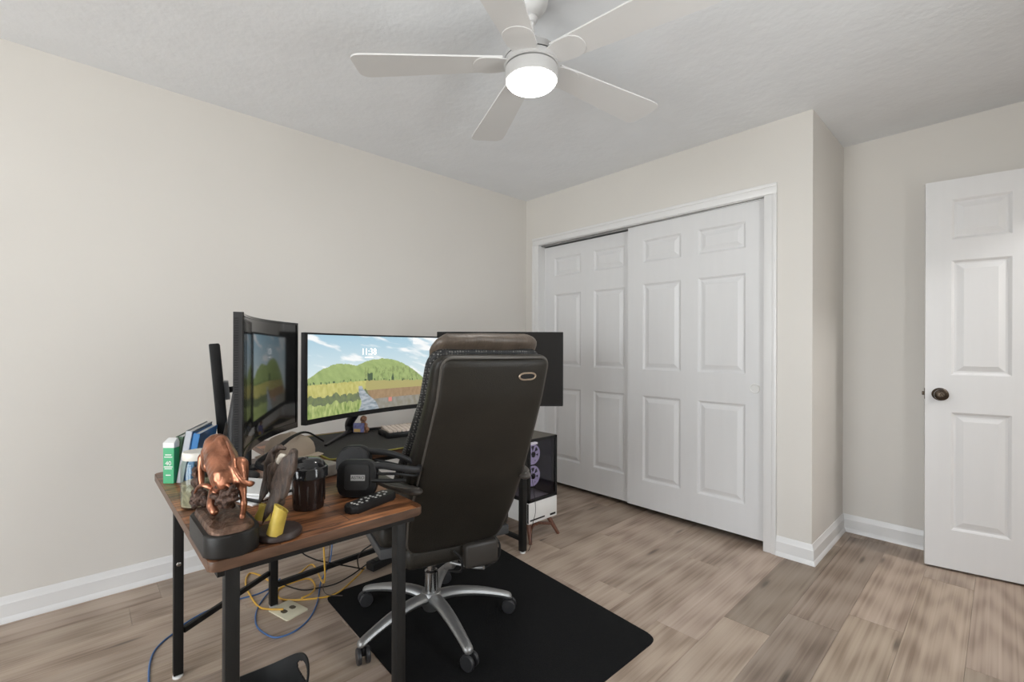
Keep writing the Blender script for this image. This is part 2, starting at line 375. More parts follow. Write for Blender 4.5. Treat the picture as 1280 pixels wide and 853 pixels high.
b = bmesh.new(); box(b, (-T, YF - T, H), (XW + T, YB + T, H + 0.1)); box(b, (XW + T, -0.9, H), (XE + T, YB + T, H + 0.1)); struct(obj('ceiling', b, CEIL, smooth=False), 'white textured ceiling')
b = bmesh.new(); box(b, (-T, YF - T, 0), (0, YB + T, H)); struct(obj('wall_left', b, WALL, smooth=False), 'long plain greige wall on the left')
b = bmesh.new(); box(b, (0, YB, 0), (XE + T, YB + T, H)); struct(obj('wall_back', b, WALL, smooth=False), 'greige wall behind the open white door')
OX0, OX1, OZ = 0.150, 1.905, 2.035      # closet opening
b = bmesh.new()
box(b, (0, 0, 0), (OX0, 0.115, H)); box(b, (OX1, 0, 0), (XR, 0.115, H)); box(b, (OX0, 0, OZ), (OX1, 0.115, H))
struct(obj('wall_closet', b, WALL, smooth=False), 'greige wall around the sliding closet doors')
b = bmesh.new(); box(b, (XR - 0.1, 0.115, 0), (XR, YB, H)); struct(obj('wall_return', b, WALL, smooth=False), 'short shaded greige side of the closet')
DY0, DY1 = -0.25, 0.57                  # doorway in the right wall
b = bmesh.new(); box(b, (XW, YF, 0), (XW + T, WINR[0], H)); box(b, (XW, WINR[1], 0), (XW + T, DY0, H)); box(b, (XW, WINR[0], 0), (XW + T, WINR[1], WR0)); box(b, (XW, WINR[0], WZ1), (XW + T, WINR[1], H)); box(b, (XW, DY1, 0), (XW + T, YB, H)); box(b, (XW, DY0, 2.06), (XW + T, DY1, H))
struct(obj('wall_right', b, WALL, smooth=False), 'right wall with the doorway')
b = bmesh.new(); box(b, (XE, -0.9, 0), (XE + T, YB, H)); box(b, (XW + T, -0.9, 0), (XE, -0.8, H)); struct(obj('wall_hall', b, WALL, smooth=False), 'hall wall beyond the doorway')
b = bmesh.new(); xx = [-T] + [v for w in WINS for v in w] + [XW + T]
box(b, (-T, YF - T, 0), (XW + T, YF, WZ0)); box(b, (-T, YF - T, WZ1), (XW + T, YF, H))
for i in range(0, len(xx), 2): box(b, (xx[i], YF - T, WZ0), (xx[i + 1], YF, WZ1))
struct(obj('wall_front', b, WALL, smooth=False), 'window wall behind the camera')
def window(name, M, a, c, label, WZ0=WZ0):
    """sash window in local x (along the wall) and z; local y = 0 is the room face, -y outdoors"""
    b = bmesh.new()
    for lo, hi in (((a, WZ0), (a + .045, WZ1)), ((c - .045, WZ0), (c, WZ1)), ((a, WZ0), (c, WZ0 + .045)), ((a, WZ1 - .045), (c, WZ1)), ((a, 1.32), (c, 1.36))):
        box(b, (lo[0], -0.07, lo[1]), (hi[0], -0.03, hi[1]), M)
    w = struct(obj(name, b, TRIM, smooth=False), label)
    for z0, z1 in ((WZ0 + .045, 1.32), (1.36, WZ1 - .045)):
        b = bmesh.new(); box(b, (a + .045, -0.052, z0), (c - .045, -0.048, z1), M); obj('pane', b, GLASS, w, smooth=False)
    b = bmesh.new(); rbox(b, (a - .05, -0.03, WZ0 - .03), (c + .05, .05, WZ0), 0.006, 2, M); obj('window_sill', b, TRIM, w)
window('window_1', Matrix.Translation((0, YF, 0)), *WINS[0], 'left white sash window behind the desk')
window('window_2', Matrix.Translation((0, YF, 0)), *WINS[1], 'white sash window behind the camera')
window('window_3', Matrix.Translation((XW, 0, 0)) @ Matrix.Rotation(PI / 2, 4, 'Z'), *WINR, 'white sash window in the right wall', WR0)

# trim around the closet
def casing_bm(x0, x1, z0, z1):
    b = bmesh.new(); rbox(b, (x0, -0.014, z0), (x1, 0.0, z1), 0.004)
    return b
def casing_side(x0, x1, z0, z1, inner):
    b = casing_bm(x0, x1, z0, z1)
    xi = x1 - 0.02 if inner > 0 else x0
    xo = x0 if inner > 0 else x1 - 0.022
    rbox(b, (xo, -0.019, z0), (xo + 0.022, -0.010, z1), 0.003); return b
struct(obj('trim_1', casing_side(0.088, OX0 + .006, 0, 2.03, 1), TRIM), 'white casing left of the closet doors')
struct(obj('trim_2', casing_side(OX1 - .006, 1.965, 0, 2.03, -1), TRIM), 'white casing right of the closet doors')
b = bmesh.new(); rbox(b, (0.088, -0.014, 2.03), (1.965, 0, 2.09), 0.004); rbox(b, (0.088, -0.019, 2.07), (1.965, -0.010, 2.09), 0.003)
struct(obj('trim_3', b, TRIM), 'white casing above the closet doors')
b = bmesh.new(); box(b, (OX0, 0.0, 0), (OX0 + .008, .115, OZ)); box(b, (OX1 - .008, 0, 0), (OX1, .115, OZ)); box(b, (OX0, 0.0, OZ - .008), (OX1, .115, OZ))
struct(obj('trim_4', b, TRIM, smooth=False), 'white jamb lining of the closet opening')
b = bmesh.new()
for y0, y1, z0, z1 in ((DY0 - .06, DY0, 0, 2.12), (DY1, DY1 + .06, 0, 2.12), (DY0, DY1, 2.06, 2.12)): rbox(b, (XW - .014, y0, z0), (XW, y1, z1), .004)
struct(obj('trim_5', b, TRIM), 'white casing of the doorway')
# baseboards
BPROF = [(0, 0), (0.020, 0), (0.019, 0.010), (0.013, 0.022), (0.0115, 0.024), (0.0115, 0.078), (0.009, 0.083), (0.007, 0.096), (0.003, 0.108), (0, 0.108)]
def baseboard(name, p, q, nrm, label, e0=0.0, e1=0.0):
    """e0, e1: mitre at the ends (+1 outside corner, -1 inside corner)"""
    p, q = Vector((*p, 0)), Vector((*q, 0)); d = (q - p).normalized(); nv = Vector((*nrm, 0)); b = bmesh.new()
    loft(b, [[p + nv * t - d * t * e0 + UP * z for t, z in BPROF], [q + nv * t + d * t * e1 + UP * z for t, z in BPROF]])
    return struct(obj(name, b, TRIM, ang=25), label)
baseboard('baseboard_left', (0, YF), (0, 0), (1, 0), 'white baseboard of the long left wall', -1, -1)
baseboard('baseboard_closet_corner', (0, 0), (0.088, 0), (0, -1), 'white baseboard stub left of the closet', -1, 0)
baseboard('baseboard_closet', (1.965, 0), (XR, 0), (0, -1), 'short white baseboard right of the closet', 0, 1)
baseboard('baseboard_return', (XR, 0), (XR, YB), (1, 0), 'white baseboard on the shaded closet side', 1, -1)
baseboard('baseboard_back', (XR, YB), (XW, YB), (0, -1), 'white baseboard behind the open door', -1, -1)
baseboard('baseboard_right', (XW, DY0 - .06), (XW, YF), (-1, 0), 'white baseboard of the right wall', 0, -1)
baseboard('baseboard_front', (XW, YF), (0, YF), (0, 1), 'white baseboard under the windows', -1, -1)

# ------------------------------------------------------------------ six panel doors
def panel_door(name, w, z0, z1, cols, rows, th, mat, loc, rz, label, back=True):
    """front face at local y = 0 looking to -y, x from 0 to w"""
    root = bmesh.new()
    X = sorted({0.0, w, *[x for c in cols for x in c]}); Z = sorted({z0, z1, *[z for r in rows for z in r]})
    ispan = lambda x, z: any(a <= x <= c for a, c in cols) and any(a <= z <= c for a, c in rows)
    vs = {}
    def v(x, y, z):
        k = (round(x, 5), round(y, 5), round(z, 5))
        if k not in vs: vs[k] = root.verts.new((x, y, z))
        return vs[k]
    for i in range(len(X) - 1):
        for j in range(len(Z) - 1):
            if ispan((X[i] + X[i + 1]) / 2, (Z[j] + Z[j + 1]) / 2): continue
            root.faces.new((v(X[i], 0, Z[j]), v(X[i + 1], 0, Z[j]), v(X[i + 1], 0, Z[j + 1]), v(X[i], 0, Z[j + 1])))
    e = 0.002
    o = [(0, z0), (w, z0), (w, z1), (0, z1)]
    box(root, (0, 0.012, z0), (w, th, z1)) ; 
    for (xa, za), (xb, zb) in zip(o, o[1:] + o[:1]):
        root.faces.new([root.verts.new(p) for p in ((xa, 0, za), (xb, 0, zb), (xb, 0.012, zb), (xa, 0.012, za))])
    d = obj(name, root, mat, smooth=False)
    for c in cols:
        for r in rows:
            b = bmesh.new(); x0, x1 = c; a0, a1 = r
            rings = []
            for ins, dep in ((0, 0), (0.006, 0.004), (0.012, 0.010), (0.020, 0.0105), (0.046, 0.002)):
                rings.append([Vector((x0 + ins, dep, a0 + ins)), Vector((x1 - ins, dep, a0 + ins)), Vector((x1 - ins, dep, a1 - ins)), Vector((x0 + ins, dep, a1 - ins))])
            vr = loft(b, rings, cap=False); b.faces.new(vr[-1])
            bmesh.ops.recalc_face_normals(b, faces=b.faces)
            if sum(f.normal.y for f in b.faces) > 0: bmesh.ops.reverse_faces(b, faces=b.faces)
            p = obj('panel', b, mat, d, smooth=False, fix=False)
    d.location = loc; d.rotation_euler = (0, 0, rz)
    MW[d.name] = Matrix.Translation(loc) @ Matrix.Rotation(rz, 4, 'Z')
    return struct(d, label)
RW = [(0.229, 0.824), (1.005, 1.606), (1.755, 1.914)]
door_r = panel_door('door_1', 0.898, 0.042, 2.022, [(0.118, 0.394), (0.507, 0.792)], RW, 0.033, DOORW, (0.998, 0.025, 0), 0, 'right sliding six panel closet door with round pull')
door_l = panel_door('door_2', 0.90, 0.034, 2.012, [(0.112, 0.388), (0.512, 0.788)], RW, 0.033, DOORW, (0.158, 0.066, 0), 0, 'left sliding six panel closet door behind the desk')
b = bmesh.new(); Mp = Matrix.Translation((0.843, 0, 0.922)) @ Matrix.Rotation(PI / 2, 4, 'X')
lathe(b, [(0.0, 0.0004), (0.021, 0.0004), (0.0225, 0.003), (0.027, 0.0035), (0.029, 0.0)], 28, Mp, cap=False)
tag(obj('finger_pull', b, pm('pale_nickel_pull', (0.72, 0.72, 0.71), 0.35, 0.2), door_r), 'round flush finger pull')
b = bmesh.new(); rbox(b, (OX0 + .01, 0.02, OZ - .016), (OX1 - .01, 0.108, OZ - .009), .001); struct(obj('trim_6', b, SILVER), 'metal sliding track above the closet doors')
DA = math.atan2(0.172, 0.985)
RW3 = [(0.215, 0.828), (1.022, 1.617), (1.727, 1.935)]
door_e = panel_door('door_3', 0.745, 0.012, 2.039, [(0.100, 0.315), (0.425, 0.640)], RW3, 0.035, DOORW, (2.541, 0.436, 0), DA, 'white six panel entry door standing open')
Mk = Matrix.Translation((0.058, 0, 0.919)) @ Matrix.Rotation(PI / 2, 4, 'X')
b = bmesh.new(); lathe(b, [(0.0335, 0), (0.033, 0.004), (0.028, 0.008), (0.013, 0.010), (0.011, 0.028), (0.022, 0.034), (0.029, 0.045), (0.028, 0.056), (0.018, 0.063), (0.008, 0.0635), (0.006, 0.061), (0.0, 0.061)], 28, Mk)
tag(obj('door_knob', b, BRONZE, door_e), 'dark bronze round knob')
b = bmesh.new(); Mk2 = Matrix.Translation((0.058, 0.035, 0.919)) @ Matrix.Rotation(-PI / 2, 4, 'X')
lathe(b, [(0.0335, 0), (0.033, 0.004), (0.028, 0.008), (0.013, 0.010), (0.011, 0.028), (0.022, 0.034), (0.029, 0.045), (0.028, 0.056), (0.0, 0.063)], 24, Mk2); obj('door_knob', b, BRONZE, door_e)
b = bmesh.new(); rbox(b, (-0.0015, 0.006, 0.890), (0.002, 0.029, 0.948), .0006); rbox(b, (-0.011, 0.012, 0.910), (0.0, 0.024, 0.930), .002); obj('latch', b, BRONZE, door_e)
for hz in (0.2, 1.0, 1.8):
    b = bmesh.new(); lathe(b, [(0.006, hz), (0.006, hz + .09)], 10, Matrix.Translation((0.75, 0.012, 0))); obj('hinge', b, BRONZE, door_e)

# ------------------------------------------------------------------ ceiling fan
FX, FY = 1.645, -1.668
fan = thing('ceiling_fan', 'white five blade ceiling fan with a lit round light', 'fan', (FX, FY, 2.44))
b = bmesh.new(); lathe(b, [(0.060, 0), (0.060, -0.012), (0.056, -0.030), (0.040, -0.052), (0.022, -0.060)], 32); obj('canopy', b, FANW, fan)
b = bmesh.new(); lathe(b, [(0.010, -0.055), (0.022, -0.066), (0.024, -0.074), (0.018, -0.086), (0.0115, -0.088), (0.0115, -0.150)], 24); obj('downrod', b, FANW, fan)
b = bmesh.new(); lathe(b, [(0.020, -0.140), (0.024, -0.165), (0.050, -0.180), (0.093, -0.198), (0.100, -0.211), (0.100, -0.249), (0.096, -0.253), (0.082, -0.253)], 40); mh = obj('motor_housing', b, FANW_DIM, fan, ang=30)
b = bmesh.new(); lathe(b, [(0.1002, -0.226), (0.1008, -0.228), (0.1002, -0.230)], 40, cap=False); obj('groove_shade_band', b, DGREY, mh)  # dark band coloured as the shade of a groove
b = bmesh.new(); lathe(b, [(0.082, -0.253), (0.082, -0.258), (0.0965, -0.259), (0.0975, -0.300), (0.096, -0.304), (0.092, -0.304), (0.092, -0.290), (0.0, -0.290)], 40); lr = obj('light_ring', b, FANW_DIM, fan, ang=30)
b = bmesh.new(); lathe(b, [(0.0915, -0.296), (0.0905, -0.307), (0.083, -0.316), (0.062, -0.322), (0.03, -0.325), (0.0, -0.3255)], 40, cap=False); obj('light_diffuser', b, LAMP, fan)
ld = bpy.data.lights.new('fan_light', 'AREA'); ld.shape = 'DISK'; ld.size = 0.16; ld.energy = 2.5; ld.color = (1, 0.96, 0.9)
lo = bpy.data.objects.new('fan_light', ld); COL.objects.link(lo); lo.location = (FX, FY, 2.44 - 0.33)
def blade_bm():
    b = bmesh.new(); top, bot = [], []
    N = 22; L0, L1 = 0.105, 0.655
    outline = []
    for t in [i / N for i in range(N - 1)] + [1 - .062 * (1 - math.sin(PI / 2 * k / 8)) for k in range(9)]:
        x = L0 + (L1 - L0) * t; hw = 0.050 + 0.030 * min(1, t * 1.15)
        r = 0.035
        if L1 - x < r: hw -= r - math.sqrt(max(0, r * r - (r - (L1 - x)) ** 2))
        outline.append((x, hw))
    loft(b, [[Vector((x, -h, -.003)), Vector((x, h, -.003)), Vector((x, h, .003)), Vector((x, -h, .003))] for x, h in outline])
    return b
def bracket_bm():
    b = bmesh.new(); o = [(0.085, 0.042), (0.13, 0.0525), (0.165, 0.0545)]
    pts = [(x, -h) for x, h in o] + [(0.17 + 0.045 * math.sin(a), -0.0545 * math.cos(a)) for a in [PI * k / 12 for k in range(13)]] + [(x, h) for x, h in o[::-1]]
    prism(b, pts, -0.0062, -0.003, 0.001, 1); return b
for k, hd in enumerate((226, 154, 82, 10, 298)):
    M = Matrix.Translation((0, 0, -0.235)) @ Matrix.Rotation(math.radians(hd), 4, 'Z') @ Matrix.Rotation(math.radians(-5), 4, 'X')
    b = blade_bm(); b.transform(M); bl = obj('blade', b, FANW, fan, ang=30)
    b = bracket_bm(); b.transform(M); obj('blade_bracket', b, FANW, bl, ang=30)

# added fill lamp in the unseen hall, brightens the right side of the room
hl = thing('added_hall_lamp', 'added round fill lamp in the unseen hall beyond the doorway', 'lamp', (XW + .6, 0.15, H))
b = bmesh.new(); lathe(b, [(.16, 0), (.16, -.02), (.15, -.025)], 28, Matrix.Translation((XW + .6, .15, H))); obj('rim', b, TRIM, hl, world=True)
b = bmesh.new(); lathe(b, [(.15, -.024), (.13, -.05), (.07, -.065), (0, -.07)], 28, Matrix.Translation((XW + .6, .15, H)), cap=False); obj('shade', b, LAMP, hl, world=True)
ld = bpy.data.lights.new('hall_fill_light', 'AREA'); ld.shape = 'DISK'; ld.size = .26; ld.energy = 12; ld.color = (1, .99, .98)  # added fill light, shines in through the doorway
lo = bpy.data.objects.new('hall_fill_light', ld); COL.objects.link(lo); lo.location = (XW + .6, .15, H - .08)

# ------------------------------------------------------------------ corner desk
DZ = 0.71
desk = thing('corner_desk', 'brown rustic wood corner desk on black steel legs', 'desk', (1.0, -2.2, 0))
def dpart(name, b, m, par=None, ang=40): return obj(name, b, m, par or desk, world=True, ang=ang)
b = bmesh.new(); prism(b, rpoly(0.800, -2.700, 1.720, -2.180, 0.018), DZ - 0.023, DZ, 0.003); dpart('tabletop', b, RUSTIC)
b = bmesh.new(); prism(b, roundq([(0.45, -2.31), (0.798, -2.31), (0.798, -2.178), (1.030, -2.178), (1.030, -1.00), (0.45, -1.00)], 0.012), DZ - 0.023, DZ, 0.003); dpart('tabletop', b, RUSTIC)
EDGE = pm('dark_wood_edge_band', (0.105, 0.058, 0.036), 0.4, var=0.35, vscale=10, stretch=(1, 1, 6), spec=0.35)
for tt in [o for o in desk.children if o.name.startswith('tabletop')]:
    tt.data.materials.append(EDGE)
    for f in tt.data.polygons:
        if abs(f.normal.z) < 0.4: f.material_index = 1
b = bmesh.new()
for lo, hi in (((0.85, -2.680), (1.694, -2.660)), ((0.85, -2.215), (1.694, -2.195)), ((1.676, -2.660), (1.694, -2.215)), ((0.83, -2.68), (0.85, -2.195))): box(b, (*lo, DZ - .045), (*hi, DZ - .0235))
dpart('support_frame', b, BLACKM)
b = bmesh.new()
for lo, hi in (((0.985, -2.15), (1.01, -1.03)), ((0.48, -2.28), (0.505, -1.03)), ((0.505, -1.055), (0.985, -1.03))): box(b, (*lo, DZ - .045), (*hi, DZ - .0235))
dpart('support_frame', b, BLACKM)
def leg(x, y, s=0.0145, z0=0.012):
    b = bmesh.new(); rbox(b, (x - s, y - s, z0), (x + s, y + s, DZ - 0.0235), .002); l = dpart('leg', b, BLACKM)
    b = bmesh.new(); lathe(b, [(0.016, 0), (0.016, 0.008), (0.008, 0.0085), (0.008, 0.014)], 14, Matrix.Translation((x, y, 0))); obj('levelling_foot', b, WHITEP, l, world=True)
    return l
L1 = leg(0.872, -2.638); L2 = leg(1.683, -2.6515); L3 = leg(1.672, -2.231); L4 = leg(0.632, -2.255, .016); L5 = leg(0.995, -1.045, .017); L6 = leg(0.50, -1.045)
for x, y, z in ((0.8868, -2.638, 0.40), (0.8868, -2.638, 0.66)):
    b = bmesh.new(); lathe(b, [(0.008, 0), (0.008, 0.002), (0.005, 0.004), (0, 0.004)], 12, Matrix.Translation((x, y, z)) @ Matrix.Rotation(PI / 2, 4, 'Y')); dpart('bolt_head', b, CHROME)
def bar(p, q, s, name='stretcher'):
    b = bmesh.new(); p, q = Vector(p), Vector(q); M = frame_M((p + q) / 2, q - p, (0, 0, 1) if abs((q - p).normalized().z) < .9 else (1, 0, 0))
    L = (q - p).length / 2; rbox(b, (-L, -s, -s * .8), (L, s, s * .8), .002, 1, M); return dpart(name, b, BLACKM)
bar((0.868, -2.622, 0.155), (0.632, -2.273, 0.155), 0.010)
bar((0.632, -2.237, 0.095), (0.56, -1.045, 0.095), 0.012)
bar((0.977, -1.045, 0.075), (0.518, -1.045, 0.075), 0.012)
bar((1.690, -2.223, 0.60), (1.684, -2.650, 0.60), 0.008, 'side_rail') if False else None

# ------------------------------------------------------------------ things on the desk
b = bmesh.new(); prism(b, rpoly(0.505, -2.165, 1.034, -1.20, 0.02), DZ, DZ + 0.004, 0.001, 1)
mat_o = thing('desk_mat', 'black desk mat with yellow green stitched edge under the keyboard', 'desk mat', (0.77, -1.68, DZ))
obj('mat_surface', b, pm('black_mat_cloth', (0.030, 0.029, 0.028), 0.8, var=0.15, vscale=80), mat_o, world=True)
b = bmesh.new(); tube(b, [Vector((x, y, DZ + 0.0032)) for x, y in rpoly(0.506, -2.164, 1.036, -1.201, 0.02)], 0.0032, 6, closed=True)
obj('stitched_edge', b, pm('yellow_green_stitching', (0.30, 0.27, 0.045), 0.7, var=0.2, vscale=90), mat_o, world=True)

def wallpaper(s, t):
    """lit landscape picture: sky, two green hills, yellow grass, road"""
    nz = lambda x, y, q=0.0: mnoise.fractal(Vector((x, y, q)), 1.0, 2.0, 4)
    hill = max(0.64 - 2.6 * (s - 0.26) ** 2 if s < 0.26 else 0.64 - 3.6 * (s - 0.26) ** 2, 0.695 - 2.9 * (s - 0.56) ** 2 if s > .56 else 0.695 - 2.3 * (s - 0.56) ** 2)
    hill += 0.008 * nz(s * 30, 0.3)
    field = 0.40 + 0.012 * nz(s * 40, 2.1) - (0.10 * max(0, s - 0.45))
    if t > hill:
        k = min(1, max(0, (t - 0.45) / 0.55)); c = Vector((0.66, 0.76, 0.78)).lerp(Vector((0.36, 0.56, 0.68)), k)
        cl = nz(s * 5 + 1.5 * t, t * 9 + s * 3, 4.0) + 0.35 * (s - 0.45) + (0.25 if t > .9 and s > .8 else 0)
        c = c.lerp(Vector((0.88, 0.90, 0.90)), min(1, max(0, (cl - 0.12) * 2.2)))
    elif t > field:
        g = 0.5 + 0.5 * nz(s * 26 + t * 8, t * 14, 1.0); sh = nz(s * 60, t * 14, 7.0)
        c = Vector((0.25, 0.34, 0.12)).lerp(Vector((0.38, 0.47, 0.18)), min(1, max(0, g + 0.4 * (t - .5))))
        if s > .42 and sh > 0.16 and t < .58: c = c * 0.72
        if (abs(s - .455) < .012 or abs(s - .475) < .008 or abs(s - .64) < .011) and t < field + .10 - 6 * abs(s - .64) * (s > .55): c = Vector((0.06, 0.10, 0.05))
        if t < field + 0.025 and nz(s * 55, 9.0) > 0.15: c = Vector((0.07, 0.11, 0.05))
    else:
        g = 0.5 + 0.5 * nz(s * 45, t * 12, 3.0)
        c = Vector((0.38, 0.36, 0.09)).lerp(Vector((0.62, 0.58, 0.22)), g)
        d = 0.22 + 0.05 * nz(s * 22, 5.0)
        if t < d + 0.03: c = Vector((0.10, 0.12, 0.09)).lerp(Vector((0.20, 0.25, 0.09)), g)
        if t < d - 0.07: c = Vector((0.16, 0.24, 0.06)).lerp(Vector((0.46, 0.52, 0.20)), 0.5 + 0.8 * nz(s * 60, t * 10, 8.0))
        rc = 0.40 + 0.22 * max(0, 0.20 - t) + 0.02 * math.sin(t * 14); rw = 0.012 + 0.26 * max(0, 0.34 - t) ** 1.25
        if s > rc + .05: c = (Vector((0.40, 0.36, 0.14)) if t > .27 else Vector((0.26, 0.17, 0.09)).lerp(Vector((0.38, 0.26, 0.15)), g)) if t > .14 else Vector((0.30, 0.29, 0.27)).lerp(Vector((0.2, 0.18, .12)), g)
        if t < .335 and abs(s - rc - .01) < rw: c = Vector((0.42, 0.45, 0.48)).lerp(Vector((0.16, 0.21, 0.24)), min(1, max(0, 0.5 + nz(s * 20, t * 30, 11.) - t)))
        if abs(s - .62) < .012 and .085 < t < .14: c = Vector((0.62, 0.22, 0.18))
    return c
def arc_monitor(name, label, L, Rr, sag, z0, z1, picture, cat='monitor', vent=False):
    """curved monitor between two ends; the hollow side is left of the way from L to Rr seen from above ... towards n"""
    L, Rr = Vector((*L, 0)), Vector((*Rr, 0)); ch = Rr - L; mid = (L + Rr) / 2; d = ch.normalized()
    n = Vector((d.y, -d.x, 0))          # the viewer's side
    c = ch.length; rad = (c * c / 4 + sag * sag) / (2 * sag); cen = mid + n * (rad - sag); half = math.asin(c / 2 / rad)
    def P(s, off=0.0):
        a = (s - 0.5) * 2 * half; return cen + (-n * math.cos(a) + d * math.sin(a)) * (rad - off)
    root = thing(name, label, cat, (mid.x, mid.y, DZ))
    NS = 28; bz = 0.010
    b = bmesh.new()
    th = lambda s: 0.022 + 0.035 * math.exp(-((s - .5) / .22) ** 2)
    loft(b, [[P(i / NS) + UP * z0, P(i / NS) + UP * z1, P(i / NS, -th(i / NS)) + UP * (z1 - .006 * (th(i / NS) > .03)), P(i / NS, -th(i / NS)) + UP * (z0 + .006 * (th(i / NS) > .03))] for i in range(NS + 1)])
    obj('housing', b, BLACKP if not vent else pm('grey_monitor_shell', (0.045, 0.045, 0.046), 0.45, spec=0.3), root, world=True, ang=30)
    # bezel bars
    b = bmesh.new(); e = bz / c
    def strip(sa, sb, za, zb, k):
        loft(b, [[P(sa + (sb - sa) * i / k, .0005) + UP * za, P(sa + (sb - sa) * i / k, .0005) + UP * zb, P(sa + (sb - sa) * i / k, .004) + UP * zb, P(sa + (sb - sa) * i / k, .004) + UP * za] for i in range(k + 1)])
    zb0 = z0 + 0.022
    strip(0, 1, z0, zb0, NS); strip(0, 1, z1 - .008, z1, NS); strip(0, e, zb0, z1 - .008, 2); strip(1 - e, 1, zb0, z1 - .008, 2)
    obj('bezel', b, GLOSSB if vent else BLACKP, root, world=True, ang=30)
    NX, NZ = (300, 120) if picture else (NS, 1)
    b = bmesh.new(); rows = []
    for j in range(NZ + 1):
        rows.append([b.verts.new(P(e + (1 - 2 * e) * i / NX, 0.0015) + UP * (zb0 + (z1 - .008 - zb0) * j / NZ)) for i in range(NX + 1)])
    lay = b.loops.layers.float_color.new('picture') if picture else None
    cache = {}
    for j in range(NZ):
        for i in range(NX):
            f = b.faces.new((rows[j][i], rows[j][i + 1], rows[j + 1][i + 1], rows[j + 1][i]))
            f.smooth = True
            if picture:
                cc = picture((i + .5) / NX, (j + .5) / NZ)
                for lp in f.loops: lp[lay] = (*cc, 1)
    so = obj('screen', b, SCREEN if picture else DARKSCR, root, world=True, smooth=False, fix=False)
    if not picture: so.data.polygons.foreach_set('use_smooth', [True] * len(so.data.polygons))
    return root, P, n, d, e, zb0
uw, P, n, d, e, zb0 = arc_monitor('curved_monitor', 'wide curved monitor showing a lit green hill landscape', (0.830, -2.190), (0.645, -1.375), 0.055, 0.824, 1.219, wallpaper)
WHITEE = pm('lit_white_glyphs', (1, 1, 1), 0.5, emit=(1, 1, 1), estr=0.9)
s_ = 0.455; pc = P(s_, 0.0022); tx = (P(s_ + .03, .0022) - P(s_ - .03, .0022)).normalized()
text('clock_digits', '11:38', 0.044, frame_M(pc + UP * 1.134, tx, UP), WHITEE, uw)
b = bmesh.new(); box(b, (-0.025, -0.002, 0), (0.025, 0.002, 0.0004), frame_M(pc + UP * 1.106, tx, UP)); obj('date_line', b, WHITEE, uw, world=True, smooth=False)
# its stand: neck and splayed feet
foot = on(438, 541, DZ + .004); m0 = P(.43, -.052)
b = bmesh.new(); tube(b, [foot + UP * 0.006, foot + UP * 0.05 - Vector((.01, 0, 0)), m0 + UP * 0.86, m0 + UP * 1.0], [0.024, 0.022, 0.022, 0.024], 12, 4); obj('stand_neck', b, BLACKP, uw, world=True)
for tip in (on(407, 557, DZ + .009), Vector((0.60, -1.62, DZ + .009))):
    b = bmesh.new(); tube(b, [foot + UP * .010, foot.lerp(tip, .5) + UP * .008, tip], [0.016, 0.011, 0.007], 8, 0, 0.6); obj('stand_foot', b, BLACKP, uw, world=True)

# left curved monitor, off
lm, P2, n2, d2, e2, zz = arc_monitor('side_curved_monitor', 'switched off curved monitor seen from its vented edge', (1.387, -2.561), (0.868, -2.236), 0.050, 0.828, 1.254, None, vent=True)
for o in lm.children:
    pass
b = bmesh.new()                                               # slotted vent along the near edge
Mv = frame_M(P2(0, -.011) + UP * ((0.828 + 1.254) / 2), UP, P2(0, -.02) - P2(0, 0))
for k in range(58):
    z = (k / 57 - .5) * 0.39; rbox(b, (z - .0018, -0.0015, -0.0035), (z + .0018, 0.0085, 0.0025), .0004, 1, Mv)
o = obj('vent_slots', b, DGREY, lm, world=True, smooth=False); o['kind'] = 'stuff'
mm = P2(.5, -.06)
b = bmesh.new(); st = Vector((mm.x - .02 * n2.x, mm.y - .02 * n2.y, DZ)); tube(b, [st + UP * .006, st + UP * .2, mm + UP * 1.02], [0.02, 0.018, 0.02], 12); obj('stand_neck', b, DGREY, lm, world=True)
b = bmesh.new(); lathe(b, [(0.08, 0), (0.08, 0.005), (0.076, 0.008), (0, 0.008)], 32, Matrix.Translation(st)); obj('stand_base', b, DGREY, lm, world=True)

# thin portrait monitor behind it, seen edge on
tm = thing('thin_monitor', 'thin dark monitor seen edge on against the left wall', 'monitor', (0.80, -2.50, DZ))
pa, pb = at(277, 480, 1.72), at(277, 480, 2.10)
dirv = (pb - pa); dirv.z = 0; dirv.normalize()
Mt = frame_M(Vector((*pa.xy, 0)) + UP * 0.985, dirv, UP + RT * -0.10)
b = bmesh.new(); rbox(b, (0, -0.185, -0.026), (0.33, 0.185, 0.008), .004, 2, Mt); obj('housing', b, BLACKP, tm, world=True)
b = bmesh.new(); box(b, (0.006, -0.179, 0.0082), (0.324, 0.179, 0.0092), Mt); obj('screen', b, MATTSCR, tm, world=True, smooth=False)
b = bmesh.new(); rbox(b, (0.06, -.035, 0.0085), (0.14, .035, 0.026), .003, 2, Mt); obj('mount_plate', b, GREYB, tm, world=True)
pm_ = Mt @ Vector((0.10, 0, 0.03)); ft = Vector((0.96, -2.44, DZ))
b = bmesh.new(); tube(b, [pm_ - Mt.col[2].xyz * .006, pm_ + Mt.col[2].xyz * .03, Vector((ft.x, ft.y, pm_.z)), ft + UP * .10, ft], 0.012, 10); obj('arm', b, DGREY, tm, world=True)
b = bmesh.new(); lathe(b, [(0.04, 0), (0.04, .01), (0.02, .016), (0, .016)], 20, Matrix.Translation(ft)); obj('clamp_base', b, DGREY, tm, world=True)

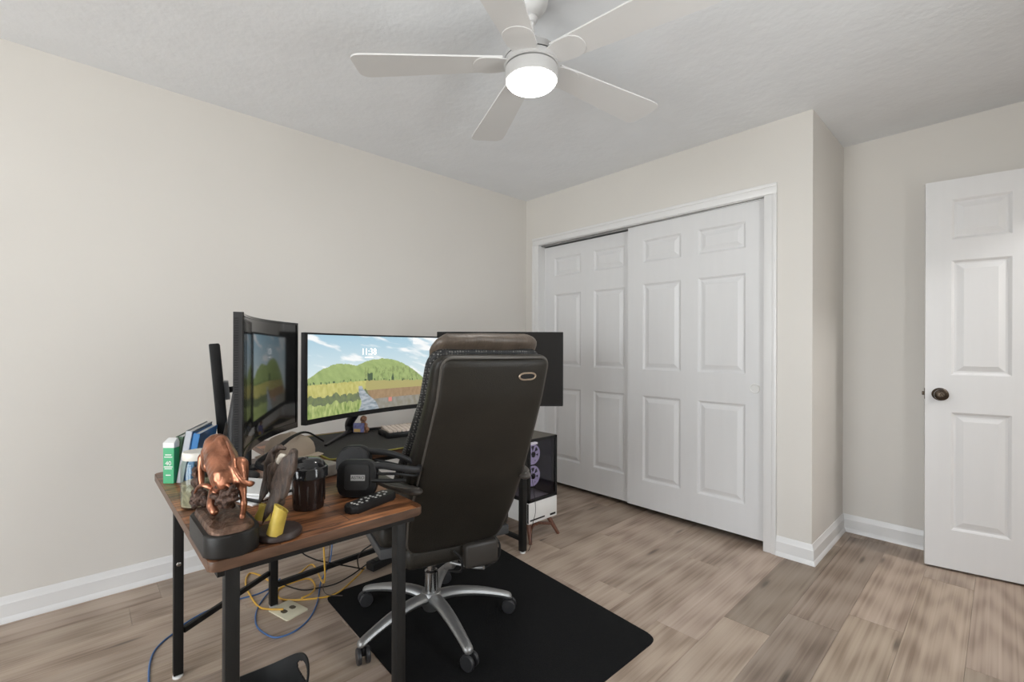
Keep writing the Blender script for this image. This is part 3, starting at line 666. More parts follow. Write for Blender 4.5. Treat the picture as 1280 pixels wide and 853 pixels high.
# flat monitor on the far end, facing the camera, off
fc = at(625, 461.5, 2.72); Mf = frame_M(fc, RT, UP)
fm = thing('flat_monitor', 'large flat switched off monitor behind the chair headrest', 'monitor', (fc.x, fc.y, DZ))
hw, hh = 0.3735, 0.2195
b = bmesh.new(); rbox(b, (-hw, -hh, -0.024), (hw, hh, 0.0), .003, 1, Mf); rbox(b, (-.15, -.12, -.045), (.15, .10, -.022), .008, 2, Mf); obj('housing', b, BLACKP, fm, world=True)
b = bmesh.new(); box(b, (-hw + .006, -hh + .010, 0.0002), (hw - .006, hh - .006, 0.0010), Mf); obj('screen', b, MATTSCR, fm, world=True, smooth=False)
sb = fc - RT * 0.02 + FW * 0.05
b = bmesh.new(); tube(b, [Vector((sb.x, sb.y, DZ + .006)), Vector((sb.x, sb.y, fc.z))], 0.018, 10); obj('stand_neck', b, DGREY, fm, world=True)
b = bmesh.new(); prism(b, rpoly(sb.x - .09, sb.y - .13, sb.x + .09, sb.y + .02, .02), DZ, DZ + .008, .002); obj('stand_base', b, DGREY, fm, world=True)

# keyboard
kp = on(470, 541, DZ + .02); kq = on(483, 550.5, DZ + .02)
kx = Vector((math.sin(math.radians(10)), math.cos(math.radians(10)), 0)); ky = Vector((-kx.y, kx.x, 0))
kb = thing('keyboard', 'black keyboard with pale pinkish keycaps on the desk mat', 'keyboard', (0.70, -1.66, DZ + .004))
Mkb = frame_M(Vector((0.815, -1.795, DZ + .004)), kx, ky)
b = bmesh.new(); rbox(b, (0, 0, 0), (0.36, 0.145, 0.026), .004, 2, Mkb); obj('case', b, BLACKP, kb, world=True)
b = bmesh.new()
for r in range(5):
    for c in range(15):
        x0 = .012 + c * .0225; y0 = .012 + r * .0245
        z = .026 + .002 * r
        rbox(b, (x0, y0, .022), (x0 + .020, y0 + .022, z + .010), .003, 1, Mkb)
o = obj('keycaps', b, pm('pale_pink_keycap', (0.62, 0.53, 0.47), 0.5, var=0.03), kb, world=True); o['kind'] = 'stuff'

# small bright thing by the monitor foot: a folded card and a crumpled wrapper
cd = thing('folded_card', 'small blue and purple printed card leaning by monitor foot', 'card', (0.54, -1.79, DZ + .004))
Mc = frame_M(at(448.5, 534.5, 2.36), RT, UP)
b = bmesh.new(); rbox(b, (-.028, -.026, -.003), (.028, .022, .003), .001, 1, Mc @ Matrix.Rotation(-.2, 4, 'X')); obj('card_front', b, pm('blue_purple_print', (0.16, 0.16, 0.36), 0.4, var=0.6, vscale=40), cd, world=True)
b = bmesh.new(); rbox(b, (-.024, -.024, .0032), (.010, -.008, .0042), .0003, 1, Mc @ Matrix.Rotation(-.2, 4, 'X')); obj('printed_strip', b, pm('orange_print', (0.55, 0.36, 0.10), 0.4, var=0.2), cd, world=True)
b = bmesh.new()
for q in range(9): ball(b, at(456 + random.uniform(-4, 5), 531 + random.uniform(-9, 6), 2.40 + random.uniform(-.01, .01)), random.uniform(.012, .020), sub=1)
ball(b, at(456, 538, 2.40), .022, sub=1); ball(b, at(456, 524, 2.40), .013, sub=1)
wr = organic('crumpled_wrapper', b, pm('orange_purple_foil', (0.52, 0.27, 0.16), 0.4, var=0.7, vscale=60, bump=.8, bscale=90), None, .004, 1)
tag(wr, 'crumpled orange foil wrapper behind the small printed card', 'wrapper')

# bull statue ------------------------------------------------------
bull = thing('bull_statue', 'copper bull statue with lowered head on black plinth', 'statue', (1.61, -2.65, DZ))
b = bmesh.new(); prism(b, rpoly(1.485, -2.704, 1.722, -2.596, 0.042, 8), DZ, DZ + .048, .005, 3); obj('plinth', b, PLINTH, bull, world=True, ang=30)
b = bmesh.new()
NR = 40; poly = rpoly(1.495, -2.695, 1.712, -2.605, 0.036, 9)
rings = []
for sc, z in ((1.0, .0475), (0.99, .053), (0.93, .060), (0.70, .063), (0.35, .064), (0.02, .0645)):
    cx, cy = 1.6035, -2.65
    rings.append([Vector((cx + (x - cx) * sc, cy + (y - cy) * sc, DZ + z + (0.006 * mnoise.noise(Vector((x * 60 * sc, y * 60 * sc, 3))) if z > .05 else 0))) for x, y in poly])
loft(b, rings); obj('rocky_ground', b, ROCK, bull, world=True, ang=20)
b = bmesh.new(); A = lambda u, v, dd=1.08: at(u, v, dd)
limb(b, [A(271, 557, 1.13), A(277, 575, 1.10), A(283, 596, 1.06)], [.030, .037, .035])
limb(b, [A(263, 566, 1.13), A(262, 582, 1.12)], [.022, .018])           # far shoulder
limb(b, [A(277, 552, 1.11), A(292, 582, 1.07)], [.016, .014])           # ridge of the back
limb(b, [A(299, 582, 1.06), A(302, 601, 1.05)], [.021, .015])           # haunch
limb(b, [A(302, 604, 1.05), A(304, 622, 1.045), A(305, 630, 1.04), A(303, 645, 1.04)], [.012, .0075, .008, .0065])
limb(b, [A(303, 646, 1.04), A(302, 651, 1.035)], [.007, .008])
limb(b, [A(283, 602, 1.05), A(277, 609, 1.07)], [.026, .017])           # chest into the neck
limb(b, [A(253, 572, 1.14), A(251, 590, 1.13), A(252, 606, 1.12)], [.011, .009, .007])
limb(b, [A(269, 616, 1.07), A(265, 632, 1.05), A(268, 640, 1.04)], [.015, .012, .010])
organic('body', b, COPPER, bull, .0032, 3, True)
b = bmesh.new(); tube(b, [A(293, 586, 1.03), A(299, 596, 1.02), A(306, 603, 1.02), A(313, 605, 1.03), A(317, 604, 1.05)], [.0045, .0045, .005, .007, .003], 10, 4)
tube(b, [A(293, 586, 1.03), A(291, 570, 1.05), A(283, 552, 1.09)], [.0045, .004, .002], 8, 3); obj('tail', b, COPPER, bull, world=True)
b = bmesh.new()
for q in range(80): ball(b, A(283 + random.gauss(0, 6.5), 621 + random.gauss(0, 6.5), 1.035 + random.uniform(-.014, .02)), random.uniform(.006, .010), sub=1)
organic('curly_mane', b, CURLS, bull, .003, 1, True); b = bmesh.new()
for q in range(40): ball(b, A(255 + random.gauss(0, 5), 625 + random.gauss(0, 6), 1.12 + random.uniform(-.012, .012)), random.uniform(.006, .010), sub=1)
for q in range(46): ball(b, A(246 + random.gauss(0, 3), 607 + random.uniform(-21, 26), 1.13 + random.uniform(-.008, .008)), random.uniform(.006, .010), sub=1)
organic('curly_foreleg', b, CURLS, bull, .0032, 1, True)
for pts in ([A(265, 611, 1.05), A(256, 607, 1.05), A(248, 609, 1.06), A(243, 617, 1.07)], [A(274, 612, 1.04), A(283, 606, 1.03), A(288, 610, 1.02)]):
    b = bmesh.new(); tube(b, pts, [.0055, .005, .004, .0015], 9, 4); obj('horn', b, COPPER, bull, world=True)

# eagle statue -----------------------------------------------------
eg = thing('eagle_statue', 'brown eagle figurine with raised wings and yellow cups on round base', 'figurine', (1.65, -2.55, DZ))
b = bmesh.new(); lathe(b, [(0.050, 0), (0.0545, .004), (0.0545, .012), (0.051, .0165), (0.0485, .0175), (0, .0175)], 40, Matrix.Translation((1.662, -2.548, DZ)) @ Matrix.Diagonal((1, .95, 1, 1))); obj('base', b, BROWNP, eg, world=True)
E_ = lambda u, v, dd=1.12: at(u, v, dd)
def wing(core, rad, feathers):
    b = bmesh.new(); limb(b, core, rad)
    for p, q, w in feathers:
        ax = (q - p); L = ax.length; ax.normalize(); sd = ax.cross(FW).normalized()
        Q = Matrix((sd, sd.cross(ax) * -1, ax)).transposed().to_4x4()
        ball(b, (p + q) / 2, (w, .0042, L / 2), Q)
    return organic('wing', b, FEATHER, eg, .0021, 1, True)
fe = []
for k in range(9):                                   # near wing: long primaries low down, coverts above
    t = k / 8; fe.append((E_(367 - 13 * t, 572 + 8 * t, 1.118 - .004 * (k % 2)), E_(357 - 36 * t + 6 * t * t, 624 + 34 * t, 1.10 - .010 * t - .004 * (k % 2)), .0074))
for k in range(7):
    t = k / 6; fe.append((E_(368 - 12 * t, 564 + 6 * t, 1.112), E_(364 - 26 * t, 598 + 16 * t, 1.104), .0072))
wing([E_(367, 566, 1.125), E_(362, 585, 1.12), E_(352, 606, 1.115)], [.011, .018, .015], fe)
fe = []
for k in range(7):
    t = k / 6; fe.append((E_(339 - 3 * t, 566 + 14 * t, 1.158), E_(344 - 20 * t, 606 + 27 * t, 1.145), .0074))
wing([E_(356, 561, 1.16), E_(349, 559, 1.162), E_(341, 565, 1.165), E_(336, 580, 1.16), E_(334, 598, 1.155)], [.005, .008, .010, .012, .010], fe)
b = bmesh.new(); limb(b, [E_(341, 585, 1.14), E_(345, 608, 1.135), E_(350, 628, 1.13)], [.014, .020, .013]); limb(b, [E_(344, 590, 1.13), E_(349, 578, 1.13)], [.013, .010])
organic('body', b, FEATHER, eg, .003, 2, True)
b = bmesh.new(); limb(b, [E_(349, 577, 1.125), E_(352, 571, 1.125), E_(356, 570, 1.12)], [.008, .0085, .004]); organic('head', b, pm('cream_feathers', (0.55, 0.5, 0.42), 0.5, var=.1), eg, .002, 2, True)
for (u0, v0, u1, v1, dd, r0, r1) in ((343, 668, 352, 635, 1.06, .0175, .016), (326, 650, 332, 632, 1.14, .019, .015)):
    b = bmesh.new(); p0 = on(u0, v0, DZ + .017) if u0 > 330 else on(u0 + 2, v0 - 1, DZ + .017); p1 = at(u1, v1, (p0 - CAM).dot(FW) + .004)
    ax = p1 - p0; N = 22; rings = []
    Mx = frame_M(p0, ax.cross(FW), FW)
    q0, q1, up_ = p0, p1, ax
    sx = ax.cross(FW).normalized(); sy = ax.cross(sx).normalized()
    for t, r in ((0, r0), (.25, r0 * .96), (.6, r1), (.85, r1 * 1.0), (1.0, r1 * 1.06)):
        rings.append([p0 + ax * (t + (0.12 * math.cos(a - .6) if t > .9 else 0)) + (sx * math.cos(a) + sy * math.sin(a)) * r for a in [2 * PI * k / N for k in range(N)]])
    for t, r in ((1.0, r1 * .86), (.7, r1 * .7)):
        rings.append([p0 + ax * (t + (0.11 * math.cos(a - .6) if t > .9 else 0)) + (sx * math.cos(a) + sy * math.sin(a)) * r for a in [2 * PI * k / N for k in range(N)]])
    loft(b, rings); cp = obj('cup', b, YELLOW, eg, world=True, ang=50)
    b = bmesh.new(); limb(b, [p0 + ax * .72, p0 + ax * .95], [.007, .004]); organic('claw', b, YELLOW, cp, .002, 1, True)

# tumbler ----------------------------------------------------------
tb = thing('shaker_tumbler', 'dark brown shaker tumbler with black flip top lid', 'tumbler', (1.517, -2.425, DZ))
b = bmesh.new(); lathe(b, [(0.034, 0), (0.0395, .002), (0.041, .010), (0.0445, .085), (0.0455, .090)], 36)
for k in range(36):
    pass
obj('cup_body', b, BROWNT, tb)
b = bmesh.new(); lathe(b, [(0.0455, .086), (0.0505, .088), (0.0505, .112), (0.049, .115), (0.045, .117), (0.040, .128), (0.030, .136), (0.018, .139), (0, .140)], 36); ld_ = obj('lid', b, GLOSSB, tb, ang=30)
Mz = Matrix.Translation((-0.004, -0.012, 0)) @ Matrix.Rotation(YAW, 4, 'Z')
b = bmesh.new(); rbox(b, (-.022, -.014, .128), (.026, .014, .144), .004, 2, Mz @ Matrix.Translation((0, 0, -.006)) @ Matrix.Rotation(math.radians(-12), 4, 'Y')); rbox(b, (-.028, -.018, .150), (.030, .018, .158), .003, 2, Mz @ Matrix.Translation((.012, 0, -.002)) @ Matrix.Rotation(math.radians(-24), 4, 'Y')); obj('flip_cap', b, DGREY, tb)
b = bmesh.new()
for k in range(6):
    a = -1.4 + k * .5; lathe(b, [(0.0035, .02), (0.0035, .07), (.001, .074)], 8, Matrix.Translation((0.0405 * math.cos(a), 0.0405 * math.sin(a), 0))); 
obj('grip_ribs', b, BROWNT, tb)

# headset ----------------------------------------------------------
hs = thing('headset', 'black over ear headset lying on its side by the remote', 'headset', (1.56, -2.29, DZ))
def cup_bm(M, w, h, d, r, bev):
    b = bmesh.new(); b2 = bmesh.new(); prism(b2, rpoly(-w, -h, w, h, r, 6), -d, d, bev, 3); b2.transform(M); merge(b, b2); return b
Cn = on(448, 621, DZ) + UP * .054; Cn.z = DZ + .056; 
Mn = frame_M(Cn + RT * -.002, RT, UP + FW * .12)
b = cup_bm(Mn, .058, .054, .014, .030, .005); ear = obj('ear_cup', b, BLACKP, hs, world=True)
b = cup_bm(Mn @ Matrix.Translation((.002, .004, .014)), .036, .037, .006, .010, .003); obj('cover_plate', b, DGREY, ear, world=True)
b = cup_bm(Mn @ Matrix.Translation((.006, .003, .0203)), .021, .0085, .0006, .001, .0002); pl_ = obj('name_plate', b, pm('pale_grey_label', (.42, .42, .42), .4), ear, world=True)
text('printed_name', 'ASTRO', .0125, Mn @ Matrix.Translation((.006, .003, .0211)), BLACKP, ear)
b = cup_bm(Mn @ Matrix.Translation((0, 0, -.026)), .052, .050, .012, .034, .009); obj('ear_pad', b, pm('black_ear_cushion', (.02, .02, .021), .7), hs, world=True)
Mf2 = frame_M(Cn + FW * .135 - RT * .052 + UP * .012, RT, UP + FW * .1)
b = cup_bm(Mf2, .052, .056, .014, .034, .008); ear2 = obj('ear_cup', b, BLACKP, hs, world=True)
b = cup_bm(Mf2 @ Matrix.Translation((0, 0, .024)), .050, .052, .012, .036, .009); obj('ear_pad', b, MATS['black_ear_cushion'], hs, world=True)
band = [Cn + UP * .036 + RT * .030 - FW * .002, Cn + UP * .036 + RT * .070, Cn + UP * .026 + RT * .115 + FW * .015, Cn + UP * .012 + RT * .170 + FW * .05, Cn + UP * .018 + RT * .150 + FW * .105, Cn + UP * .040 + RT * .070 + FW * .138, Cn + UP * .050 - RT * .02 + FW * .140]
b = bmesh.new(); tube(b, band, [.008, .007, .007, .008, .007, .007, .008], 10, 6, 1.4); obj('headband', b, DGREY, hs, world=True)
band2 = [p + UP * -.018 + RT * -.006 for p in band[1:6]]
b = bmesh.new(); tube(b, [Cn + RT * .050 + UP * .012] + band2[1:4] + [Cn + FW * .14 + RT * .01 + UP * .02], .0045, 8, 6); obj('headband_rod', b, BLACKP, hs, world=True)
b = bmesh.new(); tube(b, [Cn + RT * .045 - FW * .020 - UP * .002, Cn + RT * .090 - FW * .022 - UP * .003, Cn + RT * .145 - FW * .010 - UP * .004], [.006, .0065, .005], 8, 4); obj('microphone_boom', b, BLACKP, hs, world=True)

# remote control ---------------------------------------------------
r0 = on(443, 645, DZ); r1 = on(495, 624, DZ); rx = (r1 - r0); rx.z = 0; RL = .165
rc = thing('remote_control', 'black remote control with pale buttons near the desk corner', 'remote', (*r0.xy, DZ))
rxn = rx.normalized(); Mr = frame_M(r0, rxn, Vector((-rxn.y, rxn.x, 0)))
b = bmesh.new(); prism(b, rpoly(0, 0, RL, .048, .014, 6), 0, .021, .006, 3); b.transform(Mr); obj('shell', b, BLACKP, rc, world=True)
b = bmesh.new()
for i in range(8):
    for j in range(3):
        if (i + j) % 4 == 3: continue
        c = Mr @ Vector((.022 + i * .017, .013 + j * .011, .0210)); lathe(b, [(.0040, -.001), (.0037, .0012), (0, .0015)], 8, Matrix.Translation(c))
o = obj('buttons', b, pm('pale_button', (.50, .50, .48), .4), rc, world=True); o['kind'] = 'stuff'

# glass jar --------------------------------------------------------
jr = thing('glass_jar', 'clear glass jar with white lid behind the bull statue', 'jar', (1.300, -2.650, DZ))
b = bmesh.new(); lathe(b, [(0.033, 0), (0.040, .003), (0.042, .012), (0.042, .118), (0.038, .130), (0.035, .134), (0.035, .142), (.0335, .142), (.0335, .134), (.036, .129), (.040, .117), (.040, .013), (.032, .006)], 32); obj('glass_body', b, CLEAR, jr)
b = bmesh.new(); lathe(b, [(0.0375, .134), (0.0385, .136), (0.0385, .152), (0.036, .155), (0, .155)], 32); obj('lid', b, pm('cream_lid', (.70, .68, .62), .4), jr)
b = bmesh.new(); lathe(b, [(0.039, .008), (0.039, .070), (.0, .072)], 28); obj('contents', b, pm('tan_contents', (.33, .26, .18), .7, var=.5, vscale=60), jr)

# cartons, books ---------------------------------------------------
gp = on(203.5, 605, DZ); gq = on(217.5, 605, DZ)
gc = thing('green_carton', 'small green and white carton at the desk back edge', 'carton', (*gp.xy, DZ))
gx = RT.copy(); Mg = frame_M(gp, gx, -FW * -1)
gw = (gq - gp).dot(RT); gh = 0.118
b = bmesh.new(); rbox(b, (0, 0, 0), (gw, .045, gh), .0012, 1, frame_M(gp, RT, FW)); obj('box', b, GREENC, gc, world=True)
b = bmesh.new(); Mg = frame_M(gp, RT, FW); rbox(b, (-.0005, -.0005, gh - .002), (gw + .0005, .0455, gh + .016), .001, 1, Mg); 
loft(b, [[Mg @ Vector(q) for q in ((0, 0, gh + .015), (gw, 0, gh + .015), (gw, .045, gh + .015), (0, .045, gh + .015))], [Mg @ Vector(q) for q in ((.004, .02, gh + .028), (gw - .004, .02, gh + .028), (gw - .004, .024, gh + .028), (.004, .024, gh + .028))]]); obj('white_top', b, PAPER, gc, world=True)
Mgt = frame_M(gp + RT * gw / 2 - FW * .0008, RT, UP)
text('printed_number', '40', .020, Mgt @ Matrix.Translation((0, .066, 0)), PAPER, gc)
b = bmesh.new()
for y, w in ((.094, .010), (.087, .013), (.055, .014), (.049, .012), (.028, .008)): box(b, (-w, y - .0014, -.0002), (w, y + .0014, .0002), Mgt)
obj('printed_lines', b, PAPER, gc, world=True, smooth=False)['kind'] = 'stuff'
def book(name, label, cat, u0, v0, u1, th, hgt, dep, lean, cover, pages, dirv=None):
    """standing book whose spine foot runs from pixel u0 to the right; goes back from the spine"""
    p = on(u0, v0, DZ); bk = thing(name, label, cat, (*p.xy, DZ)); back = (FW * .86 - RT * .50 if dirv is None else dirv).normalized()
    M = frame_M(p, Vector((back.y, -back.x, 0)), back) @ Matrix.Rotation(lean, 4, 'Y')
    b = bmesh.new()
    rbox(b, (0, 0, 0), (.003, dep, hgt), .0008, 1, M); rbox(b, (th - .003, 0, 0), (th, dep, hgt), .0008, 1, M); rbox(b, (0, 0, 0), (th, .003, hgt), .0008, 1, M)
    obj('cover', b, cover, bk, world=True)
    b = bmesh.new(); box(b, (.0032, .0035, .003), (th - .0032, dep - .004, hgt - .003), M); obj('pages', b, pages, bk, world=True, smooth=False)
    return bk
BD = (on(252, 590, DZ) - on(216, 606, DZ))
bd = Vector((-.94, .456, 0))
book('dark_book', 'slim dark green book standing behind the green carton', 'book', 213, 603, 0, .022, .150, .17, .10, DGREEN, PAPER, bd)
book('white_binder', 'white binder leaning between dark book and blue book', 'binder', 220, 604, 0, .020, .172, .21, .16, GREYB, PAPER, bd)
book('blue_book', 'bright blue book leaning beside the glass jar', 'book', 230, 605, 0, .020, .165, .19, .16, BLUEB, PAPER, bd)
# clear plastic sleeve standing behind
b = bmesh.new(); p = on(248, 590, DZ)
Mpl = frame_M(Vector((0.965, -2.555, DZ)), Vector((-.9, .5, 0)), UP + Vector((.1, .25, 0)))
NX, NY = 12, 8; g = []
for j in range(NY + 1): g.append([Mpl @ Vector((x * .017, j * .0235, .004 * math.sin(x * 1.1 + j * .5))) for x in range(NX + 1)])
fr_ = [r + [q + Vector((0.002, -.003, 0)) for q in r[::-1]] for r in g]
loft(b, fr_); tag(obj('plastic_sleeve', b, pm('frosted_plastic', (.62, .65, .70), .25, var=.15, vscale=30)), 'crinkled clear plastic sleeve standing behind the jar', 'sleeve')

# white papers, envelope box and beige cap behind the eagle
b = bmesh.new(); Mpp = frame_M(Vector((1.29, -2.50, DZ)), Vector((1, .5, 0)), Vector((-.5, 1, 0)))
ps = thing('paper_stack', 'stack of white papers lying behind the eagle figurine', 'papers', (1.29, -2.5, DZ))
for k in range(4):
    b = bmesh.new(); rbox(b, (-.10, -.07, .0065 * k), (.10, .07, .0065 * k + .006), .0008, 1, Mpp @ Matrix.Rotation(.12 * (k - 1.5), 4, 'Z')); obj('sheet_bundle', b, PAPER if k != 1 else BLACKP, ps, world=True)
b = bmesh.new(); Mgb = frame_M(Vector((1.20, -2.29, DZ)), Vector((1, .3, 0)), Vector((-.3, 1, 0))); rbox(b, (-.07, -.05, 0), (.07, .05, .045), .008, 3, Mgb)
gbx = thing('grey_dock', 'low grey box on the desk below the dark curved monitor', 'box', (1.20, -2.29, DZ))
obj('shell', b, pm('warm_grey_plastic', (.27, .25, .22), .5), gbx, world=True); b = bmesh.new(); rbox(b, (-.055, -.0515, .012), (.055, -.0495, .030), .001, 1, Mgb); obj('front_panel', b, DGREY, gbx, world=True)
cap = thing('beige_cap', 'beige cloth cap lying on the desk under the monitors', 'cap', (0.80, -2.23, DZ))
b = bmesh.new(); rings = []
for t, r, z in ((0, 1, 0), (.1, 1.0, .02), (.3, .93, .045), (.55, .75, .066), (.8, .45, .078), (1, .03, .082)):
    rings.append([Vector((0.815 + .115 * r * math.cos(a), -2.245 + .095 * r * math.sin(a), DZ + .002 + z * (1 + .08 * math.sin(3 * a)))) for a in [2 * PI * k / 26 for k in range(26)]])
loft(b, rings); obj('crown', b, BEIGE, cap, world=True, ang=70)
b = bmesh.new(); rings = []
for r, z in ((1, .004), (1.25, .012), (1.5, .006), (1.5, .003), (1.25, .008), (.98, .001)):
    rings.append([Vector((0.815 + .105 * r * math.cos(a), -2.245 + .09 * r * math.sin(a), DZ + .002 + z)) for a in [-1.6 + 2.4 * k / 14 for k in range(15)]])
loft(b, rings, close=False, cap=False); obj('brim', b, BEIGE, cap, world=True, ang=70)
b = bmesh.new(); tube(b, [Vector((1.22, -2.38, DZ + .03)), at(322, 582, 1.62), at(345, 562, 1.72), at(368, 545, 1.82), at(385, 541, 1.95), Vector((.70, -2.06, DZ + .012))], [.011, .010, .009, .006, .004, .004], 8, 6)
tag(obj('black_strap', b, BLACKP), 'black strap running over the beige cap', 'strap')

# ------------------------------------------------------------------ chair
CH = thing('office_chair', 'dark leather executive office chair turned to the desk', 'chair', (1.2, -1.8, 0.004), math.radians(75))
KZ = [(0.36, .225), (.403, .245), (.573, .338), (.71, .421), (.826, .482), (.99, .566), (1.127, .612), (1.25, .64)]
def interp(tab, z):
    if z <= tab[0][0]: return tab[0][1]
    for (a, x), (c, y) in zip(tab, tab[1:]):
        if z <= c: return x + (y - x) * (z - a) / (c - a)
    return tab[-1][1]
def back_loft(z0, z1, wtab, t0, t1, rt, rb, ex=3.2, n=36, bulge=0.0, NZ=40):
    """upright pad following the reclined back: t0, t1 = rear and front offset from the back line"""
    b = bmesh.new(); rings = []
    for i in range(NZ + 1):
        s = i / NZ; z = z0 + (z1 - z0) * (0.5 - 0.5 * math.cos(PI * s)); w = interp(wtab, z)
        for r, dz in ((rt, z1 - z), (rb, z - z0)):
            if dz < r: w -= r - math.sqrt(max(0, r * r - (r - dz) ** 2))
        e = 0.012; f = 1.0
        for dz in (z1 - z, z - z0):
            if dz < e * 2: f = min(f, max(.05, math.sqrt(max(0, 1 - (1 - dz / (2 * e)) ** 2))))
        a0 = t0(z) if callable(t0) else t0; a1 = t1(z) if callable(t1) else t1
        c = (a0 + a1) / 2; h = (a1 - a0) / 2 * f; y0 = -interp(KZ, z) + c; ring = []
        for k in range(n):
            a = 2 * PI * k / n; ca, sa = math.cos(a), math.sin(a)
            x = math.copysign(abs(ca) ** (2 / ex), ca) * w; y = math.copysign(abs(sa) ** (2 / ex), sa) * h
            y -= bulge * max(0, 1 - (x / max(w, .01)) ** 2) * f
            ring.append(Vector((x, y0 + y, z)))
        rings.append(ring)
    loft(b, rings); return b
WP = [(.40, .178), (.573, .198), (.71, .194), (.826, .189), (.99, .181), (1.127, .180)]
WS = [(z, w + .018) for z, w in WP]; WM = [(z, w + .018) for z, w in WP]
tsh = lambda z: interp([(.40, .15), (.60, .165), (.71, .15), (.85, .110), (1.0, .085), (1.13, .062)], z)
bs = obj('backrest_shell', back_loft(.400, 1.132, WS, 0.0, lambda z: tsh(z), .045, .055, 4.5, bulge=.008), LEATHER, CH, ang=60)
obj('back_panel', back_loft(.410, 1.120, WP, -.012, .02, .030, .055, 4.0, bulge=.010), LEATHER, bs, ang=60)
def outline(z0, z1, wtab, rt, rb, y_off, inset=0.0):
    out = []
    zs = [z0 + (z1 - z0) * (.5 - .5 * math.cos(PI * i / 40)) for i in range(41)]
    def w(z):
        ww = interp(wtab, z)
        for r, dz in ((rt, z1 - z), (rb, z - z0)):
            if dz < r: ww -= r - math.sqrt(max(0, r * r - (r - dz) ** 2))
        return ww - inset
    for z in zs: out.append(Vector((-w(z), -interp(KZ, z) + y_off, z)))
    for i in range(1, 10): out.append(Vector((-w(z1) + 2 * w(z1) * i / 10, -interp(KZ, z1) + y_off - .010 * math.sin(PI * i / 10), z1)))
    for z in zs[::-1]: out.append(Vector((w(z), -interp(KZ, z) + y_off, z)))
    for i in range(1, 10): out.append(Vector((w(z0) - 2 * w(z0) * i / 10, -interp(KZ, z0) + y_off - .010 * math.sin(PI * i / 10), z0)))
    return out
b = bmesh.new(); tube(b, outline(.409, 1.122, WP, .030, .055, .002), .0045, 7, closed=True); obj('piping', b, PIPING, bs)
b = bmesh.new(); z = 1.063; y = -interp(KZ, z) - .0215; sl = (interp(KZ, 1.09) - interp(KZ, 1.03)) / .06
hp = [Vector((.100 + .021 * math.cos(a) + math.copysign(.008, math.cos(a)), y - .0095 * math.sin(a) * sl, z + .0105 * math.sin(a))) for a in [2 * PI * k / 24 for k in range(24)]]
tube(b, hp, .003, 7, closed=True); hr = obj('pull_handle', b, pm('worn_bronze_ring', (.35, .27, .2), .3, .5), bs)
b = bmesh.new(); loft(b, [[p * 1 + Vector((0, .004, 0)) for p in hp], [Vector((.1, y - .0008, z)) + (p - Vector((.1, y, z))) * .93 for p in hp]]); obj('handle_recess', b, BLACKP, hr)
obj('mesh_gusset', back_loft(.45, 1.155, WM, lambda z: tsh(z) - .008, lambda z: tsh(z) + (.085 if z < .75 else .085 - .03 * min(1, (z - .75) / .25)), .060, .06, 3.4), MESHF, CH, ang=60)
def wrinkle(b):
    for v in b.verts: v.co += Vector((0, .004, .005)) * mnoise.noise(Vector((v.co.x * 38, v.co.y * 12, v.co.z * 9)))
    return b
obj('front_cushion', wrinkle(back_loft(.50, 1.196, [(.5, .17), (.99, .166), (1.10, .172), (1.15, .188), (1.2, .190)], lambda z: tsh(z) + .036 - .055 * min(1, max(0, (z - 1.09) / .08)), lambda z: tsh(z) + .115 - .045 * min(1, max(0, (z - 1.09) / .08)), .060, .05, 2.6)), LEATHT, CH, ang=70)
# seat
b = bmesh.new(); rbox(b, (-.262, -.20, .392), (.262, .27, .430), .005, 2); obj('seat_pan', b, pm('grey_leather', (.055, .056, .058), .42, var=.1, spec=.35), CH)
b = bmesh.new(); rbox(b, (-.265, -.21, .428), (.265, .29, .515), .03, 4); obj('seat_cushion', b, LEATHER, CH)
b = bmesh.new(); rbox(b, (-.185, -.262, .352), (.165, -.13, .44), .030, 3); obj('lumbar_base', b, LEATHER, CH)
b = bmesh.new(); rbox(b, (.03, -.30, .335), (.165, -.21, .428), .014, 3); obj('control_pouch', b, pm('grey_brown_leather', (.035, .031, .027), .45, var=.12, spec=.35), CH)
b = bmesh.new(); tube(b, [(.168, -.26, .42), (.182, -.27, .39), (.172, -.275, .34), (.12, -.27, .315)], .004, 8, 5); obj('wire', b, BLACKP, CH); b = bmesh.new(); tube(b, [(-.01, -.275, .405), (.012, -.29, .38), (.018, -.28, .33), (.0, -.2, .30)], .0045, 8, 5); obj('wire', b, BLACKP, CH)
b = bmesh.new(); rbox(b, (-.07, -.12, .335), (.07, .12, .39), .01, 2); tube(b, [(.02, -.06, .35), (.05, -.10, .335), (.045, -.13, .29), (.03, -.09, .262)], [.018, .02, .018, .012], 10, 5); obj('tilt_mechanism', b, pm('dull_grey_metal', (.22, .21, .2), .4, .6), CH)
b = bmesh.new(); tube(b, [(.03, -.14, .30), (.10, -.20, .292), (.13, -.24, .30)], [.006, .006, .007], 8, 4); obj('tilt_lever', b, SILVER, CH)
b = bmesh.new(); lathe(b, [(0.028, .12), (0.028, .215), (0.017, .22), (0.017, .345)], 20); obj('gas_lift', b, CHROME, CH)
b = bmesh.new(); lathe(b, [(0.030, .055), (0.040, .075), (0.046, .095), (0.046, .122), (0.038, .132), (.0, .133)], 28); hub = obj('base_hub', b, SILVER, CH)
